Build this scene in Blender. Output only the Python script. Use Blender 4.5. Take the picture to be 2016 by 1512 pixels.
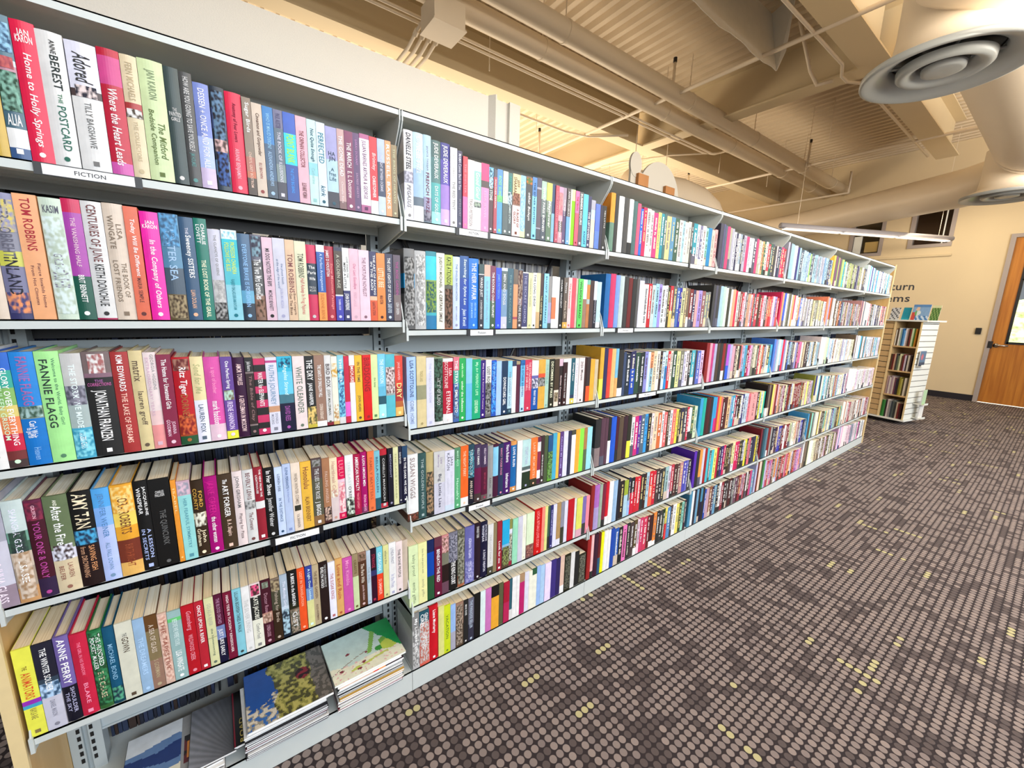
import bpy, math, random
from mathutils import Vector, Matrix
random.seed(7)
for o in list(bpy.data.objects): bpy.data.objects.remove(o)
scene = bpy.context.scene
col = scene.collection
W = .9144                     # width of one bay of shelving
XL, XR = -W, 6*W              # ends of the run
# ---------------------------------------------------------------- camera
cam_d = bpy.data.cameras.new('camera'); cam = bpy.data.objects.new('camera', cam_d); col.objects.link(cam)
cam_d.sensor_width = 36; cam_d.lens = 799.46/2016*36; cam_d.clip_start = .02
def aim(yaw, pitch, roll):
    y, p, r = [math.radians(a) for a in (yaw, pitch, roll)]
    fw = Vector((math.sin(y)*math.cos(p), math.cos(y)*math.cos(p), math.sin(p)))
    rt = Vector((math.cos(y), -math.sin(y), 0)); up = rt.cross(fw)
    rt2 = rt*math.cos(r)+up*math.sin(r); up2 = up*math.cos(r)-rt*math.sin(r)
    return Matrix((rt2, up2, -fw)).transposed().to_4x4()
cam.matrix_world = Matrix.Translation((-.489, -1.2463, 1.4321)) @ aim(36.273, -10.623, 1.602)
scene.camera = cam
# ---------------------------------------------------------------- world and lights
wd = bpy.data.worlds.new('daylight'); scene.world = wd; wd.use_nodes = True
bg = wd.node_tree.nodes['Background']; bg.inputs[0].default_value = (.86,.93,1,1); bg.inputs[1].default_value = .30
def area(name, loc, target, sx, sy, power, color):
    l = bpy.data.lights.new(name, 'AREA'); l.shape = 'RECTANGLE'; l.size = sx; l.size_y = sy; l.energy = power; l.color = color
    o = bpy.data.objects.new(name, l); col.objects.link(o); o.location = loc
    o.rotation_euler = (Vector(target)-Vector(loc)).to_track_quat('-Z', 'Y').to_euler()
    return o
# added panel for daylight assumed from behind the camera; no windows built
area('window_daylight', (2.6, -4.6, 2.7), (2.4, 0, .9), 9.0, 2.2, 430, (.88,.94,1))
# added warm fill with no fixtures: up to the ceiling and down to the floor
area('pendant_uplight', (4.0, -2.6, 2.9), (4.2, -1.4, 4.5), 8.0, 1.2, 370, (1,.83,.62))
area('pendant_uplight', (4.2, 5.0, 2.6), (4.2, 4.6, 4.5), 8.5, 1.6, 270, (1,.83,.62))
area('pendant_downlight', (4.6, -1.9, 2.85), (5.0, -1.2, 0), 7.0, .4, 60, (1,.92,.78))
area('pendant_downlight', (8.6, .6, 2.68), (9.6, .2, .6), .25, 2.8, 26, (1,.84,.60))  # downlight of the pendant lamp near the far wall
# panel added for sky light on the hedge outside the door
area('outdoor_daylight', (11.9, -1.6, 5.2), (13.6, -1.2, .8), 4.0, 2.0, 900, (1,1,.94))
scene.view_settings.view_transform = 'Standard'; scene.view_settings.look = 'None'
scene.view_settings.gamma = 1; scene.view_settings.use_curve_mapping = False
scene.view_settings.exposure = 0.0
# ---------------------------------------------------------------- materials
def lin(c): return tuple(((x/12.92) if x <= .04045 else ((x+.055)/1.055)**2.4) for x in c)
def hx(s):
    s = s.strip()
    if len(s) == 3: s = ''.join(a*2 for a in s)
    return lin(tuple(int(s[i:i+2], 16)/255 for i in (0, 2, 4)))
def nodes(m):
    m.use_nodes = True; nt = m.node_tree; return nt, nt.nodes, nt.links, nt.nodes['Principled BSDF']
def paint(name, c, rough=.5, metal=0, noise=0, scale=60, bump=0):
    m = bpy.data.materials.new(name); nt, N, L, P = nodes(m)
    c = hx(c) if isinstance(c, str) else c
    P.inputs['Base Color'].default_value = (*c, 1); P.inputs['Roughness'].default_value = rough; P.inputs['Metallic'].default_value = metal
    if noise or bump:
        tc = N.new('ShaderNodeTexCoord'); n = N.new('ShaderNodeTexNoise'); n.inputs['Scale'].default_value = scale; n.inputs['Detail'].default_value = 4
        L.new(tc.outputs['Object'], n.inputs['Vector'])
        if noise:
            mx = N.new('ShaderNodeMix'); mx.data_type = 'RGBA'; mx.inputs[6].default_value = (*[x*(1-noise) for x in c], 1); mx.inputs[7].default_value = (*[min(1, x*(1+noise)) for x in c], 1)
            L.new(n.outputs['Fac'], mx.inputs[0]); L.new(mx.outputs[2], P.inputs['Base Color'])
        if bump:
            b = N.new('ShaderNodeBump'); b.inputs['Strength'].default_value = bump; b.inputs['Distance'].default_value = .002
            L.new(n.outputs['Fac'], b.inputs['Height']); L.new(b.outputs[0], P.inputs['Normal'])
    return m
def vcol_mat(name, rough):
    m = bpy.data.materials.new(name); nt, N, L, P = nodes(m)
    a = N.new('ShaderNodeVertexColor'); a.layer_name = 'col'
    tc = N.new('ShaderNodeTexCoord'); n = N.new('ShaderNodeTexNoise'); n.inputs['Scale'].default_value = 45; n.inputs['Detail'].default_value = 3
    L.new(tc.outputs['Object'], n.inputs['Vector'])
    mr = N.new('ShaderNodeMapRange'); mr.inputs[3].default_value = .80; mr.inputs[4].default_value = 1.14; L.new(n.outputs['Fac'], mr.inputs[0])
    v = N.new('ShaderNodeVectorMath'); v.operation = 'SCALE'; L.new(a.outputs[0], v.inputs[0]); L.new(mr.outputs[0], v.inputs['Scale'])
    L.new(v.outputs[0], P.inputs['Base Color']); P.inputs['Roughness'].default_value = rough
    return m
M_cover = vcol_mat('printed_cover', .38)
M_matte = vcol_mat('printed_matte', .7)
M_steel = paint('grey_enamelled_steel', 'ccd3d2', .38, 0, .03, 30)
M_upright = paint('grey_upright_steel', 'aab4b8', .4, 0, .03, 30)
M_dark = paint('dark_gap', '0a0a0c', .8)
M_blackplastic = paint('black_plastic', '1a1a1d', .4)
M_card = paint('white_card', 'f4f5f6', .5)
M_ink = paint('dark_ink', '3a3a40', .6)
M_trim = paint('maple_edge', 'e6cf9c', .45, 0, .08, 40)
M_ceil = paint('cream_ceiling_paint', 'dccbb0', .6, 0, .04, 3)
M_pipe = paint('cream_pipe_paint', 'e8dac4', .45, 0, .03, 8)
M_beam = paint('cream_beam_paint', 'dccba8', .55, 0, .04, 3)
M_duct = paint('cream_duct_paint', 'e4d6c0', .4, 0, .03, 5)
M_wall = paint('tan_wall_paint', 'd9c6a2', .75, 0, .03, 2, .1)
M_white = paint('white_textured_wall', 'd0d0cc', .8, 0, .06, 160, .5)
M_whitep = paint('white_laminate', 'e9ece6', .45)
M_tanlam = paint('maple_laminate', 'cfae7c', .5, 0, .06, 20)
M_base = paint('black_rubber_base', '1b1620', .5)
M_chrome = paint('satin_chrome', 'c8c8c8', .25, 1)
M_diff = paint('diffuser_enamel', '979a98', .35, 0, .03, 10)
M_grey = paint('grey_frame_paint', 'a59a95', .5)
M_fabric = paint('off_white_canvas', 'f6f2e8', .8, 0, .05, 12)
def wood(name, c1, c2, axis=(1, 1, .06), scale=14):
    m = bpy.data.materials.new(name); nt, N, L, P = nodes(m)
    tc = N.new('ShaderNodeTexCoord'); mp = N.new('ShaderNodeMapping'); mp.inputs['Scale'].default_value = axis
    n = N.new('ShaderNodeTexNoise'); n.inputs['Scale'].default_value = scale; n.inputs['Detail'].default_value = 6; n.inputs['Distortion'].default_value = .6
    r = N.new('ShaderNodeValToRGB'); r.color_ramp.elements[0].position = .3; r.color_ramp.elements[1].position = .72
    r.color_ramp.elements[0].color = (*hx(c1), 1); r.color_ramp.elements[1].color = (*hx(c2), 1)
    L.new(tc.outputs['Object'], mp.inputs[0]); L.new(mp.outputs[0], n.inputs['Vector']); L.new(n.outputs['Fac'], r.inputs[0]); L.new(r.outputs[0], P.inputs['Base Color'])
    P.inputs['Roughness'].default_value = .42
    return m
M_panel = wood('maple_end_panel', 'c79f62', 'd9b67c')
M_door = wood('orange_oak_door', 'a5611c', 'c9842f', (1, 3, .12), 9)
M_block = wood('brown_wood_block', '8a5a2c', 'a06c38')
def pages_mat():
    m = bpy.data.materials.new('cream_paper_edges'); nt, N, L, P = nodes(m)
    tc = N.new('ShaderNodeTexCoord'); mp = N.new('ShaderNodeMapping'); mp.inputs['Scale'].default_value = (420, 5, 5)
    n = N.new('ShaderNodeTexNoise'); n.inputs['Scale'].default_value = 1; n.inputs['Detail'].default_value = 2
    r = N.new('ShaderNodeValToRGB'); r.color_ramp.elements[0].color = (*hx('e6dac2'), 1); r.color_ramp.elements[1].color = (*hx('fbf6ea'), 1)
    r.color_ramp.elements[0].position = .3; r.color_ramp.elements[1].position = .6
    oi = N.new('ShaderNodeObjectInfo'); mx = N.new('ShaderNodeMix'); mx.data_type = 'RGBA'; mx.blend_type = 'MULTIPLY'
    r2 = N.new('ShaderNodeValToRGB'); r2.color_ramp.elements[0].color = (*hx('f8e8cc'), 1); r2.color_ramp.elements[1].color = (*hx('fbfaf6'), 1)
    L.new(oi.outputs['Random'], r2.inputs[0]); mx.inputs[0].default_value = 1
    L.new(tc.outputs['Object'], mp.inputs[0]); L.new(mp.outputs[0], n.inputs['Vector']); L.new(n.outputs['Fac'], r.inputs[0])
    L.new(r.outputs[0], mx.inputs[6]); L.new(r2.outputs[0], mx.inputs[7]); L.new(mx.outputs[2], P.inputs['Base Color'])
    P.inputs['Roughness'].default_value = .85
    return m
M_pages = pages_mat()
def carpet():
    m = bpy.data.materials.new('dotted_carpet'); nt, N, L, P = nodes(m)
    def math_(op, a, b=None, c=None):
        n = N.new('ShaderNodeMath'); n.operation = op
        for i, v in enumerate((a, b, c)):
            if v is None: continue
            if isinstance(v, (int, float)): n.inputs[i].default_value = v
            else: L.new(v, n.inputs[i])
        return n.outputs[0]
    tc = N.new('ShaderNodeTexCoord'); sp = N.new('ShaderNodeSeparateXYZ'); L.new(tc.outputs['Object'], sp.inputs[0])
    p = .0293
    u = math_('DIVIDE', sp.outputs[0], p); v = math_('DIVIDE', sp.outputs[1], p)
    iu = math_('FLOOR', u); iv = math_('FLOOR', v)
    du = math_('SUBTRACT', math_('SUBTRACT', u, iu), .5); dv = math_('SUBTRACT', math_('SUBTRACT', v, iv), .5)
    r2 = math_('SQRT', math_('ADD', math_('MULTIPLY', du, du), math_('MULTIPLY', dv, dv)))
    fz = N.new('ShaderNodeTexNoise'); fz.inputs['Scale'].default_value = 900; L.new(tc.outputs['Object'], fz.inputs['Vector'])
    r3 = math_('ADD', r2, math_('MULTIPLY', math_('SUBTRACT', fz.outputs['Fac'], .5), .10))
    mask = math_('LESS_THAN', r3, .43)
    def cell(a, b, z, kind='W'):
        c = N.new('ShaderNodeCombineXYZ'); L.new(a, c.inputs[0]); L.new(b, c.inputs[1]); c.inputs[2].default_value = z
        w = N.new('ShaderNodeTexWhiteNoise' if kind == 'W' else 'ShaderNodeTexNoise'); w.noise_dimensions = '3D'
        L.new(c.outputs[0], w.inputs['Vector'])
        if kind != 'W': w.inputs['Scale'].default_value = 1; w.inputs['Detail'].default_value = 1; return w.outputs['Fac']
        return w.outputs['Value']
    # dark dots come in ragged runs along one thread direction
    run = cell(math_('MULTIPLY', iu, .55), math_('MULTIPLY', iv, .16), 3.1, 'N')
    run2 = cell(math_('MULTIPLY', iu, .13), math_('MULTIPLY', iv, .5), 9.7, 'N')
    wn = cell(iu, iv, 1.0)
    dark = math_('MAXIMUM', math_('LESS_THAN', math_('ADD', run, math_('MULTIPLY', wn, .10)), .455), math_('LESS_THAN', math_('ADD', run2, math_('MULTIPLY', wn, .06)), .40))
    # yellow dots: short runs
    yr = cell(iu, math_('FLOOR', math_('DIVIDE', iv, 5)), 5.0); yr2 = cell(math_('FLOOR', math_('DIVIDE', iu, 3)), iv, 6.0)
    yw = cell(iu, iv, 8.0)
    yel = math_('MULTIPLY', math_('MAXIMUM', math_('GREATER_THAN', yr, .978), math_('GREATER_THAN', yr2, .986)), math_('GREATER_THAN', yw, .2))
    def mix(f, a, b):
        x = N.new('ShaderNodeMix'); x.data_type = 'RGBA'; L.new(f, x.inputs[0])
        for i, q in ((6, a), (7, b)):
            if isinstance(q, tuple): x.inputs[i].default_value = q
            else: L.new(q, x.inputs[i])
        return x.outputs[2]
    base = mix(wn, (*hx('7e7371'), 1), (*hx('938681'), 1))
    c = mix(dark, base, (*hx('574d4c'), 1))
    c = mix(yel, c, (*hx('b9b286'), 1))
    c = mix(mask, (*hx('2a2124'), 1), c)
    sc = N.new('ShaderNodeVectorMath'); sc.operation = 'SCALE'; L.new(c, sc.inputs[0])
    f2 = N.new('ShaderNodeMapRange'); f2.inputs[3].default_value = .55; f2.inputs[4].default_value = 1.35; L.new(fz.outputs['Fac'], f2.inputs[0]); L.new(f2.outputs[0], sc.inputs['Scale'])
    L.new(sc.outputs[0], P.inputs['Base Color']); P.inputs['Roughness'].default_value = .95
    b = N.new('ShaderNodeBump'); b.inputs['Strength'].default_value = .35; b.inputs['Distance'].default_value = .003; L.new(fz.outputs['Fac'], b.inputs['Height']); L.new(b.outputs[0], P.inputs['Normal'])
    return m
M_carpet = carpet()
def glass():
    m = bpy.data.materials.new('window_glass'); nt, N, L, P = nodes(m)
    tr = N.new('ShaderNodeBsdfTransparent'); gl = N.new('ShaderNodeBsdfGlossy'); gl.inputs['Roughness'].default_value = .03
    fr = N.new('ShaderNodeFresnel'); mx = N.new('ShaderNodeMixShader'); L.new(fr.outputs[0], mx.inputs[0]); L.new(tr.outputs[0], mx.inputs[1]); L.new(gl.outputs[0], mx.inputs[2])
    L.new(mx.outputs[0], N['Material Output'].inputs[0])
    return m
M_glass = glass()
def emit(name, c, s):
    m = bpy.data.materials.new(name); nt, N, L, P = nodes(m); P.inputs['Emission Color'].default_value = (*hx(c), 1); P.inputs['Emission Strength'].default_value = s; P.inputs['Base Color'].default_value = (*hx(c), 1); return m
M_lampglow = emit('lit_lamp_lens', 'fff0d8', 1.6)
def foliage():
    m = bpy.data.materials.new('hedge_leaves'); nt, N, L, P = nodes(m)
    tc = N.new('ShaderNodeTexCoord'); n = N.new('ShaderNodeTexNoise'); n.inputs['Scale'].default_value = 7; n.inputs['Detail'].default_value = 5; L.new(tc.outputs['Object'], n.inputs[0])
    r = N.new('ShaderNodeValToRGB'); r.color_ramp.elements[0].color = (*hx('6f8a4a'), 1); r.color_ramp.elements[1].color = (*hx('dfe8a8'), 1); r.color_ramp.elements[0].position = .35; r.color_ramp.elements[1].position = .62
    L.new(n.outputs['Fac'], r.inputs[0]); L.new(r.outputs[0], P.inputs['Base Color']); return m
M_leaf = foliage()
# ---------------------------------------------------------------- mesh helpers
class MB:
    def __init__(s): s.v = []; s.f = []; s.c = []
    def face(s, pts, c=None):
        n = len(s.v); s.v += [tuple(p) for p in pts]; s.f.append(tuple(range(n, n+len(pts)))); s.c.append(c)
    def box(s, x0, x1, y0, y1, z0, z1, c=None):
        n = len(s.v)
        s.v += [(x0,y0,z0),(x1,y0,z0),(x1,y1,z0),(x0,y1,z0),(x0,y0,z1),(x1,y0,z1),(x1,y1,z1),(x0,y1,z1)]
        for f in ((0,3,2,1),(4,5,6,7),(0,1,5,4),(1,2,6,5),(2,3,7,6),(3,0,4,7)): s.f.append(tuple(n+i for i in f)); s.c.append(c)
    def prism(s, poly, axis, a, b, c=None):       # poly in the plane normal to axis
        def P(p, t): return (t, p[0], p[1]) if axis == 0 else ((p[0], t, p[1]) if axis == 1 else (p[0], p[1], t))
        n = len(s.v); k = len(poly)
        s.v += [P(p, a) for p in poly]+[P(p, b) for p in poly]
        s.f.append(tuple(n+i for i in range(k))[::-1]); s.c.append(c); s.f.append(tuple(n+k+i for i in range(k))); s.c.append(c)
        for i in range(k):
            j = (i+1) % k; s.f.append((n+i, n+j, n+k+j, n+k+i)); s.c.append(c)
    def tube(s, pts, r, seg=10, c=None, caps=True):
        pts = [Vector(p) for p in pts]; rs = r if isinstance(r, (list, tuple)) else [r]*len(pts); rings = []
        ref = None
        for i, p in enumerate(pts):
            d = (pts[min(i+1, len(pts)-1)]-pts[max(i-1, 0)]).normalized()
            if ref is None: ref = Vector((0,0,1)) if abs(d.z) < .9 else Vector((1,0,0))
            a = d.cross(ref).normalized(); b = a.cross(d).normalized(); ref = b
            n = len(s.v); s.v += [tuple(p+a*math.cos(t)*rs[i]+b*math.sin(t)*rs[i]) for t in [2*math.pi*k/seg for k in range(seg)]]
            rings.append(n)
        for q in range(len(rings)-1):
            for k in range(seg):
                j = (k+1) % seg; s.f.append((rings[q]+k, rings[q]+j, rings[q+1]+j, rings[q+1]+k)); s.c.append(c)
        if caps:
            s.f.append(tuple(rings[0]+k for k in range(seg))[::-1]); s.c.append(c); s.f.append(tuple(rings[-1]+k for k in range(seg))); s.c.append(c)
    def lathe(s, prof, cx, cy, seg=40, c=None):     # prof: (radius, z)
        n = len(s.v); k = len(prof)
        for i in range(seg):
            t = 2*math.pi*i/seg
            s.v += [(cx+r*math.cos(t), cy+r*math.sin(t), z) for r, z in prof]
        for i in range(seg):
            j = (i+1) % seg
            for q in range(k-1): s.f.append((n+i*k+q, n+j*k+q, n+j*k+q+1, n+i*k+q+1)); s.c.append(c)
    def build(s, name, mat, parent=None, smooth=False, loc=None):
        me = bpy.data.meshes.new(name); me.from_pydata(s.v, [], s.f)
        if any(c is not None for c in s.c):
            ca = me.color_attributes.new('col', 'FLOAT_COLOR', 'CORNER'); arr = []
            for f, c in zip(s.f, s.c):
                c = c or (.5,.5,.5); arr += [c[0], c[1], c[2], 1.0]*len(f)
            ca.data.foreach_set('color', arr)
        if smooth: me.polygons.foreach_set('use_smooth', [True]*len(me.polygons)); 
        me.materials.append(mat); me.update()
        o = bpy.data.objects.new(name, me); col.objects.link(o)
        if parent: o.parent = parent
        if loc: o.location = loc
        return o
def tag(o, label=None, cat=None, group=None, kind=None):
    if label: o['label'] = label
    if cat: o['category'] = cat
    if group: o['group'] = group
    if kind: o['kind'] = kind
    return o
def empty(name, loc, label=None, cat=None, group=None, rz=0):
    o = bpy.data.objects.new(name, None); o.empty_display_size = .05; col.objects.link(o); o.location = loc; o.rotation_euler = (0,0,rz)
    return tag(o, label, cat, group)
def struct(name, mb, mat, smooth=False):
    return tag(mb.build(name, mat, smooth=smooth), kind='structure')
# text: glyph outlines once per string, then placed by hand into a mesh
_tx = {}
def glyphs(s):
    if s not in _tx:
        cu = bpy.data.curves.new('t', 'FONT'); cu.body = s; cu.resolution_u = 2; cu.offset = .012; cu.size = 1; cu.space_character = 1.05
        o = bpy.data.objects.new('t', cu); col.objects.link(o); bpy.context.view_layer.update()
        dg = bpy.context.evaluated_depsgraph_get(); me = bpy.data.meshes.new_from_object(o.evaluated_get(dg))
        vs = [tuple(v.co) for v in me.vertices]; fs = [tuple(p.vertices) for p in me.polygons]
        bpy.data.objects.remove(o); bpy.data.curves.remove(cu); bpy.data.meshes.remove(me)
        if vs:
            xs = [v[0] for v in vs]; ys = [v[1] for v in vs]; x0, x1, y0, y1 = min(xs), max(xs), min(ys), max(ys)
            lo = 0.0 if not any(ch in 'gjpqyQ,' for ch in s) else y0
            hi = max(y1, .5)
            vs = [((x-x0)/(x1-x0+1e-9), (y-lo)/(hi-lo+1e-9)) for x, y, z in vs]
        _tx[s] = (vs, fs)
    return _tx[s]
def put_text(mb, s, fn, c=None, slant=0):          # fn(u, v) -> 3D; u along the line, v up
    vs, fs = glyphs(s); n = len(mb.v)
    mb.v += [fn(u+slant*v, v) for u, v in vs]
    for f in fs: mb.f.append(tuple(n+i for i in f)); mb.c.append(c)
# ---------------------------------------------------------------- room
SH0 = {1: 1.688, 2: 1.382, 3: 1.0754, 4: .768, 5: .4336, 6: .084}     # shelf tops in the nearest bay
SH = {1: 1.687, 2: 1.355, 3: 1.024, 4: .689, 5: .3523, 6: .084}       # and in the others
CT, CB = 1.9856, 1.969
WX = 10.5
m = MB(); m.face([(-5,-6,0),(WX,-6,0),(WX,8,0),(-5,8,0)]); struct('floor', m, M_carpet)
m = MB(); p = .15; DZ = 4.55                       # corrugated deck, ridges along Y
x = -5
while x < WX+.2:
    for a, b, za, zb in ((0, .06, 0, 0), (.06, .085, 0, .05), (.085, .125, .05, .05), (.125, .15, .05, 0)):
        m.face([(x+a,-6,DZ+za),(x+a,8,DZ+za),(x+b,8,DZ+zb),(x+b,-6,DZ+zb)])
    x += p
struct('ceiling', m, M_ceil)
# far wall with the door and two high windows
DY0, DY1, DH = -.42, -1.42, 2.82
wins = [(.36, .90, 2.79, 3.52), (1.33, 1.82, 2.70, 3.52)]
m = MB(); T = .14
ys = sorted({-6, DY1, DY0, 8, *[w[0] for w in wins], *[w[1] for w in wins]})
for a, b in zip(ys, ys[1:]):
    mid = (a+b)/2; holes = []
    if DY1 < mid < DY0: holes = [(0, DH)]
    for w in wins:
        if w[0] < mid < w[1]: holes = [(w[2], w[3])]
    z = 0
    for h in holes:
        if h[0] > z: m.box(WX, WX+T, a, b, z, h[0])
        z = h[1]
    m.box(WX, WX+T, a, b, z, 4.7)
struct('wall_far', m, M_wall)
m = MB(); m.box(-5, WX, 7.9, 8.0, 0, 4.7); struct('wall_back', m, M_wall)
m = MB(); m.box(WX-.012, WX, DY0+.06, 8, 0, .11); struct('baseboard_far', m, M_base)
for i, (a, b, z0, z1) in enumerate(wins):
    m = MB()
    for y0_, y1_, c0, c1 in ((a-.03, a+.03, z0-.03, z1), (b-.03, b+.03, z0-.03, z1)): m.box(WX-.02, WX+T, y0_, y1_, c0, c1)
    m.box(WX-.02, WX+T, a+.03, b-.03, z0-.03, z0+.03); m.box(WX-.02, WX+T, a-.03, b+.03, z1-.01, z1+.05)
    w = struct('window_%d' % (i+1), m, M_grey)
    m = MB(); m.box(WX+.05, WX+.056, a+.02, b-.02, z0+.02, z1)
    g = m.build('pane', M_glass, w)
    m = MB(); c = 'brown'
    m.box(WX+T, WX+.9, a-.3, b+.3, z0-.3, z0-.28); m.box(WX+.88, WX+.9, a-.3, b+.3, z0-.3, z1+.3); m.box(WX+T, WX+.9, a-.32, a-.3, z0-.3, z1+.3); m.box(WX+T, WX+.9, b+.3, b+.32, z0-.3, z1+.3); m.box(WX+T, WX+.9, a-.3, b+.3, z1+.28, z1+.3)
    m.build('dim_room_beyond', paint('dim_room_%d' % i, '4c2f22' if i == 0 else '8b7a52', .8), w)  # niche colours paint the reflections in the panes
    if i == 0:
        m = MB(); m.box(WX+.02, WX+.028, a+.10, a+.118, z0, z1); m.build('white_blind_rod', M_whitep, w)
    else:
        m = MB(); m.box(WX+.06, WX+.3, a+.06, b-.22, z0+.06, z0+.26); m.build('lit_sill_panel', paint('pale_yellow_panel', 'f3d48a', .6), w)  # yellowish reflection in the glass, built as a box
        m = MB(); m.box(WX+.01, WX+.04, b-.17, b-.04, z0+.03, z0+.38); m.build('white_blind', M_whitep, w)  # white reflection in the glass, built as a slab
# door
m = MB(); fw_ = .06
m.box(WX-.03, WX+T, DY0, DY0+fw_, 0, DH+fw_); m.box(WX-.03, WX+T, DY1-fw_, DY1, 0, DH+fw_); m.box(WX-.03, WX+T, DY1, DY0, DH, DH+fw_)
fr = struct('door_1', m, M_grey)
m = MB(); g0, g1, gz0, gz1 = DY0-.17, DY1+.17, 1.07, 2.62; dx0, dx1 = WX+.01, WX+.055
m.box(dx0, dx1, g0, DY0, 0.01, DH); m.box(dx0, dx1, DY1, g1, .01, DH); m.box(dx0, dx1, g1, g0, .01, gz0); m.box(dx0, dx1, g1, g0, gz1, DH)
d = m.build('door_leaf', M_door, fr); d['label'] = 'orange oak door leaf'
m = MB(); k = .018
for a, b, c, e in ((g0-k, g0+k, gz0-k, gz1+k), (g1-k, g1+k, gz0-k, gz1+k)): m.box(dx0-.012, dx1+.01, a, b, c, e)
m.box(dx0-.012, dx1+.01, g1, g0, gz0-k, gz0+k); m.box(dx0-.012, dx1+.01, g1, g0, gz1-k, gz1+k); m.box(dx0-.012, dx1+.01, g1, g0, 2.12, 2.14); m.build('glass_frame', M_blackplastic, d)
m = MB(); m.box(dx0+.02, dx0+.026, g1, g0, gz0, gz1); m.build('glass_pane', M_glass, d)
m = MB(); m.tube([(dx0-.001, DY0-.06, 1.02), (dx0-.05, DY0-.06, 1.02), (dx0-.06, DY0-.10, 1.025), (dx0-.055, DY0-.20, 1.02)], .014, 10); m.tube([(dx0, DY0-.06, 1.02), (dx0-.012, DY0-.06, 1.02)], .035, 16); m.build('door_handle', M_chrome, fr, True)
m = MB(); m.box(dx0-.045, dx0-.005, DY0-.02, DY0+.035, .97, 1.09); m.build('strike_box', M_blackplastic, fr)
tag(MB().build('x', M_dark)) if 0 else None
m = MB(); m.box(WX-.03, WX, -.275, -.205, 1.20, 1.31); m.box(WX-.036, WX-.03, -.262, -.218, 1.215, 1.295)
tag(m.build('card_reader', M_blackplastic), 'small black card reader on the tan wall left of the orange door', 'card reader')
m = MB(); m.tube([(WX-.02, .30, 2.60), (WX-.02, 4.5, 2.60)], .02, 8)
tag(m.build('wall_conduit', M_wall), 'long thin tan conduit running along the wall below the windows', 'conduit')
# green hedge outdoors behind the door glass
m = MB(); rr = random.Random(5)
for i in range(46):
    cx, cy, cz, r = 13.5+rr.random()*1.2, -4+rr.random()*4.6, .3+rr.random()*1.3, .35+rr.random()*.3
    prof = [(max(.001, r*math.sin(t))*(1+.2*rr.random()), cz-r*math.cos(t)) for t in [math.pi*q/6 for q in range(7)]]
    m.lathe(prof, cx, cy, 8)
tag(m.build('hedge', M_leaf), 'sunlit green hedge seen outdoors through the door glass', 'hedge', kind='stuff')
m = MB(); m.box(WX+T, 20, -8, 3, -.06, -.02); struct('trim_1', m, paint('pale_pavement', 'cfcabd', .8))
# wall lettering RETURN ITEMS
def wall_word(s, y_left, y_right, z0, z1, parent=None):
    m = MB(); put_text(m, s, lambda u, v: (WX-.004-.0, y_left+(y_right-y_left)*u, z0+(z1-z0)*v)); return m
root = empty('wall_lettering', (0,0,0), 'dark letters of the return sign on the tan wall above the display rack', 'sign')
wall_word('Return', 1.26, .71, 1.985, 2.125).build('top_line', M_ink, root); wall_word('Items', 1.22, .74, 1.76, 1.90).build('bottom_line', M_ink, root)
# white partition behind the shelving
m = MB(); m.box(-5, 1.52, 1.65, 1.80, 0, 3.0); m.prism([(1.52,1.62),(1.62,1.62),(1.66,1.70),(1.62,1.80),(1.52,1.80)], 2, 0, 3.0); m.prism([(1.34,1.65),(1.40,1.65),(1.385,1.60),(1.375,1.60)], 2, 0, 3.005)
struct('wall_partition', m, M_white)
# ceiling steel
def ibeam(name, a, b, y, z, w, h, along, label, g=None):
    m = MB(); t = .02
    pr = [(-w/2,0),(w/2,0),(w/2,t),(.01,t),(.01,h-t),(w/2,h-t),(w/2,h),(-w/2,h),(-w/2,h-t),(-.01,h-t),(-.01,t),(-w/2,t)]
    poly = [(y+p_[0], z+p_[1]) for p_ in pr]
    m.prism(poly, 0 if along == 'x' else 1, a, b)
    return tag(m.build(name, M_beam), label, 'beam', g)
ibeam('steel_beam', -5, 5.24, 3.37, 4.0, .22, .54, 'x', 'cream steel beam running above the white partition towards the cross girder')
ibeam('steel_beam', 5.46, WX, 3.37, 4.0, .22, .54, 'x', 'cream steel beam beyond the cross girder, above the elbow duct')
ibeam('steel_beam', -6, 8, 5.35, 4.0, .22, .54, 'y', 'cream cross girder passing over the shelving between the sprinkler pipes')
ibeam('steel_beam', .5, 5.24, .42, 4.0, .26, .54, 'x', 'cream steel beam above the near round diffuser')
ibeam('steel_beam', 5.46, 9.3, .42, 4.0, .26, .54, 'x', 'cream jointed beam between the two round diffusers and the girder')
def pipe(name, pts, r, label, cat, g=None, mat=None, seg=12):
    m = MB(); m.tube(pts, r, seg); return tag(m.build(name, mat or M_pipe, smooth=True), label, cat, g)
def rings(parent, xs, y, z, r):
    for x in xs:
        m = MB(); m.tube([(x-.012, y, z), (x+.012, y, z)], r+.006, 20); m.tube([(x, y, z+r), (x, y, z+r+.03), (x, y, DZ)], .006, 6); m.build('hanger_band', M_pipe, parent)
for (y, z, lab) in ((2.06, 4.02, 'upper of the two thick cream pipes hanging side by side below the deck'), (2.40, 4.02, 'lower of the two thick cream pipes hanging side by side below the deck')):
    rt_ = empty('overhead_pipe', (0,0,0), lab, 'pipe', None)
    m = MB(); m.tube([(-5, y, z), (10.45, y, z)], .095, 20); m.build('pipe_run', M_pipe, rt_, True); rings(rt_, (1.2, 2.45, 4.55, 6.3, 8.2, 9.6), y, z, .095)
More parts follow.
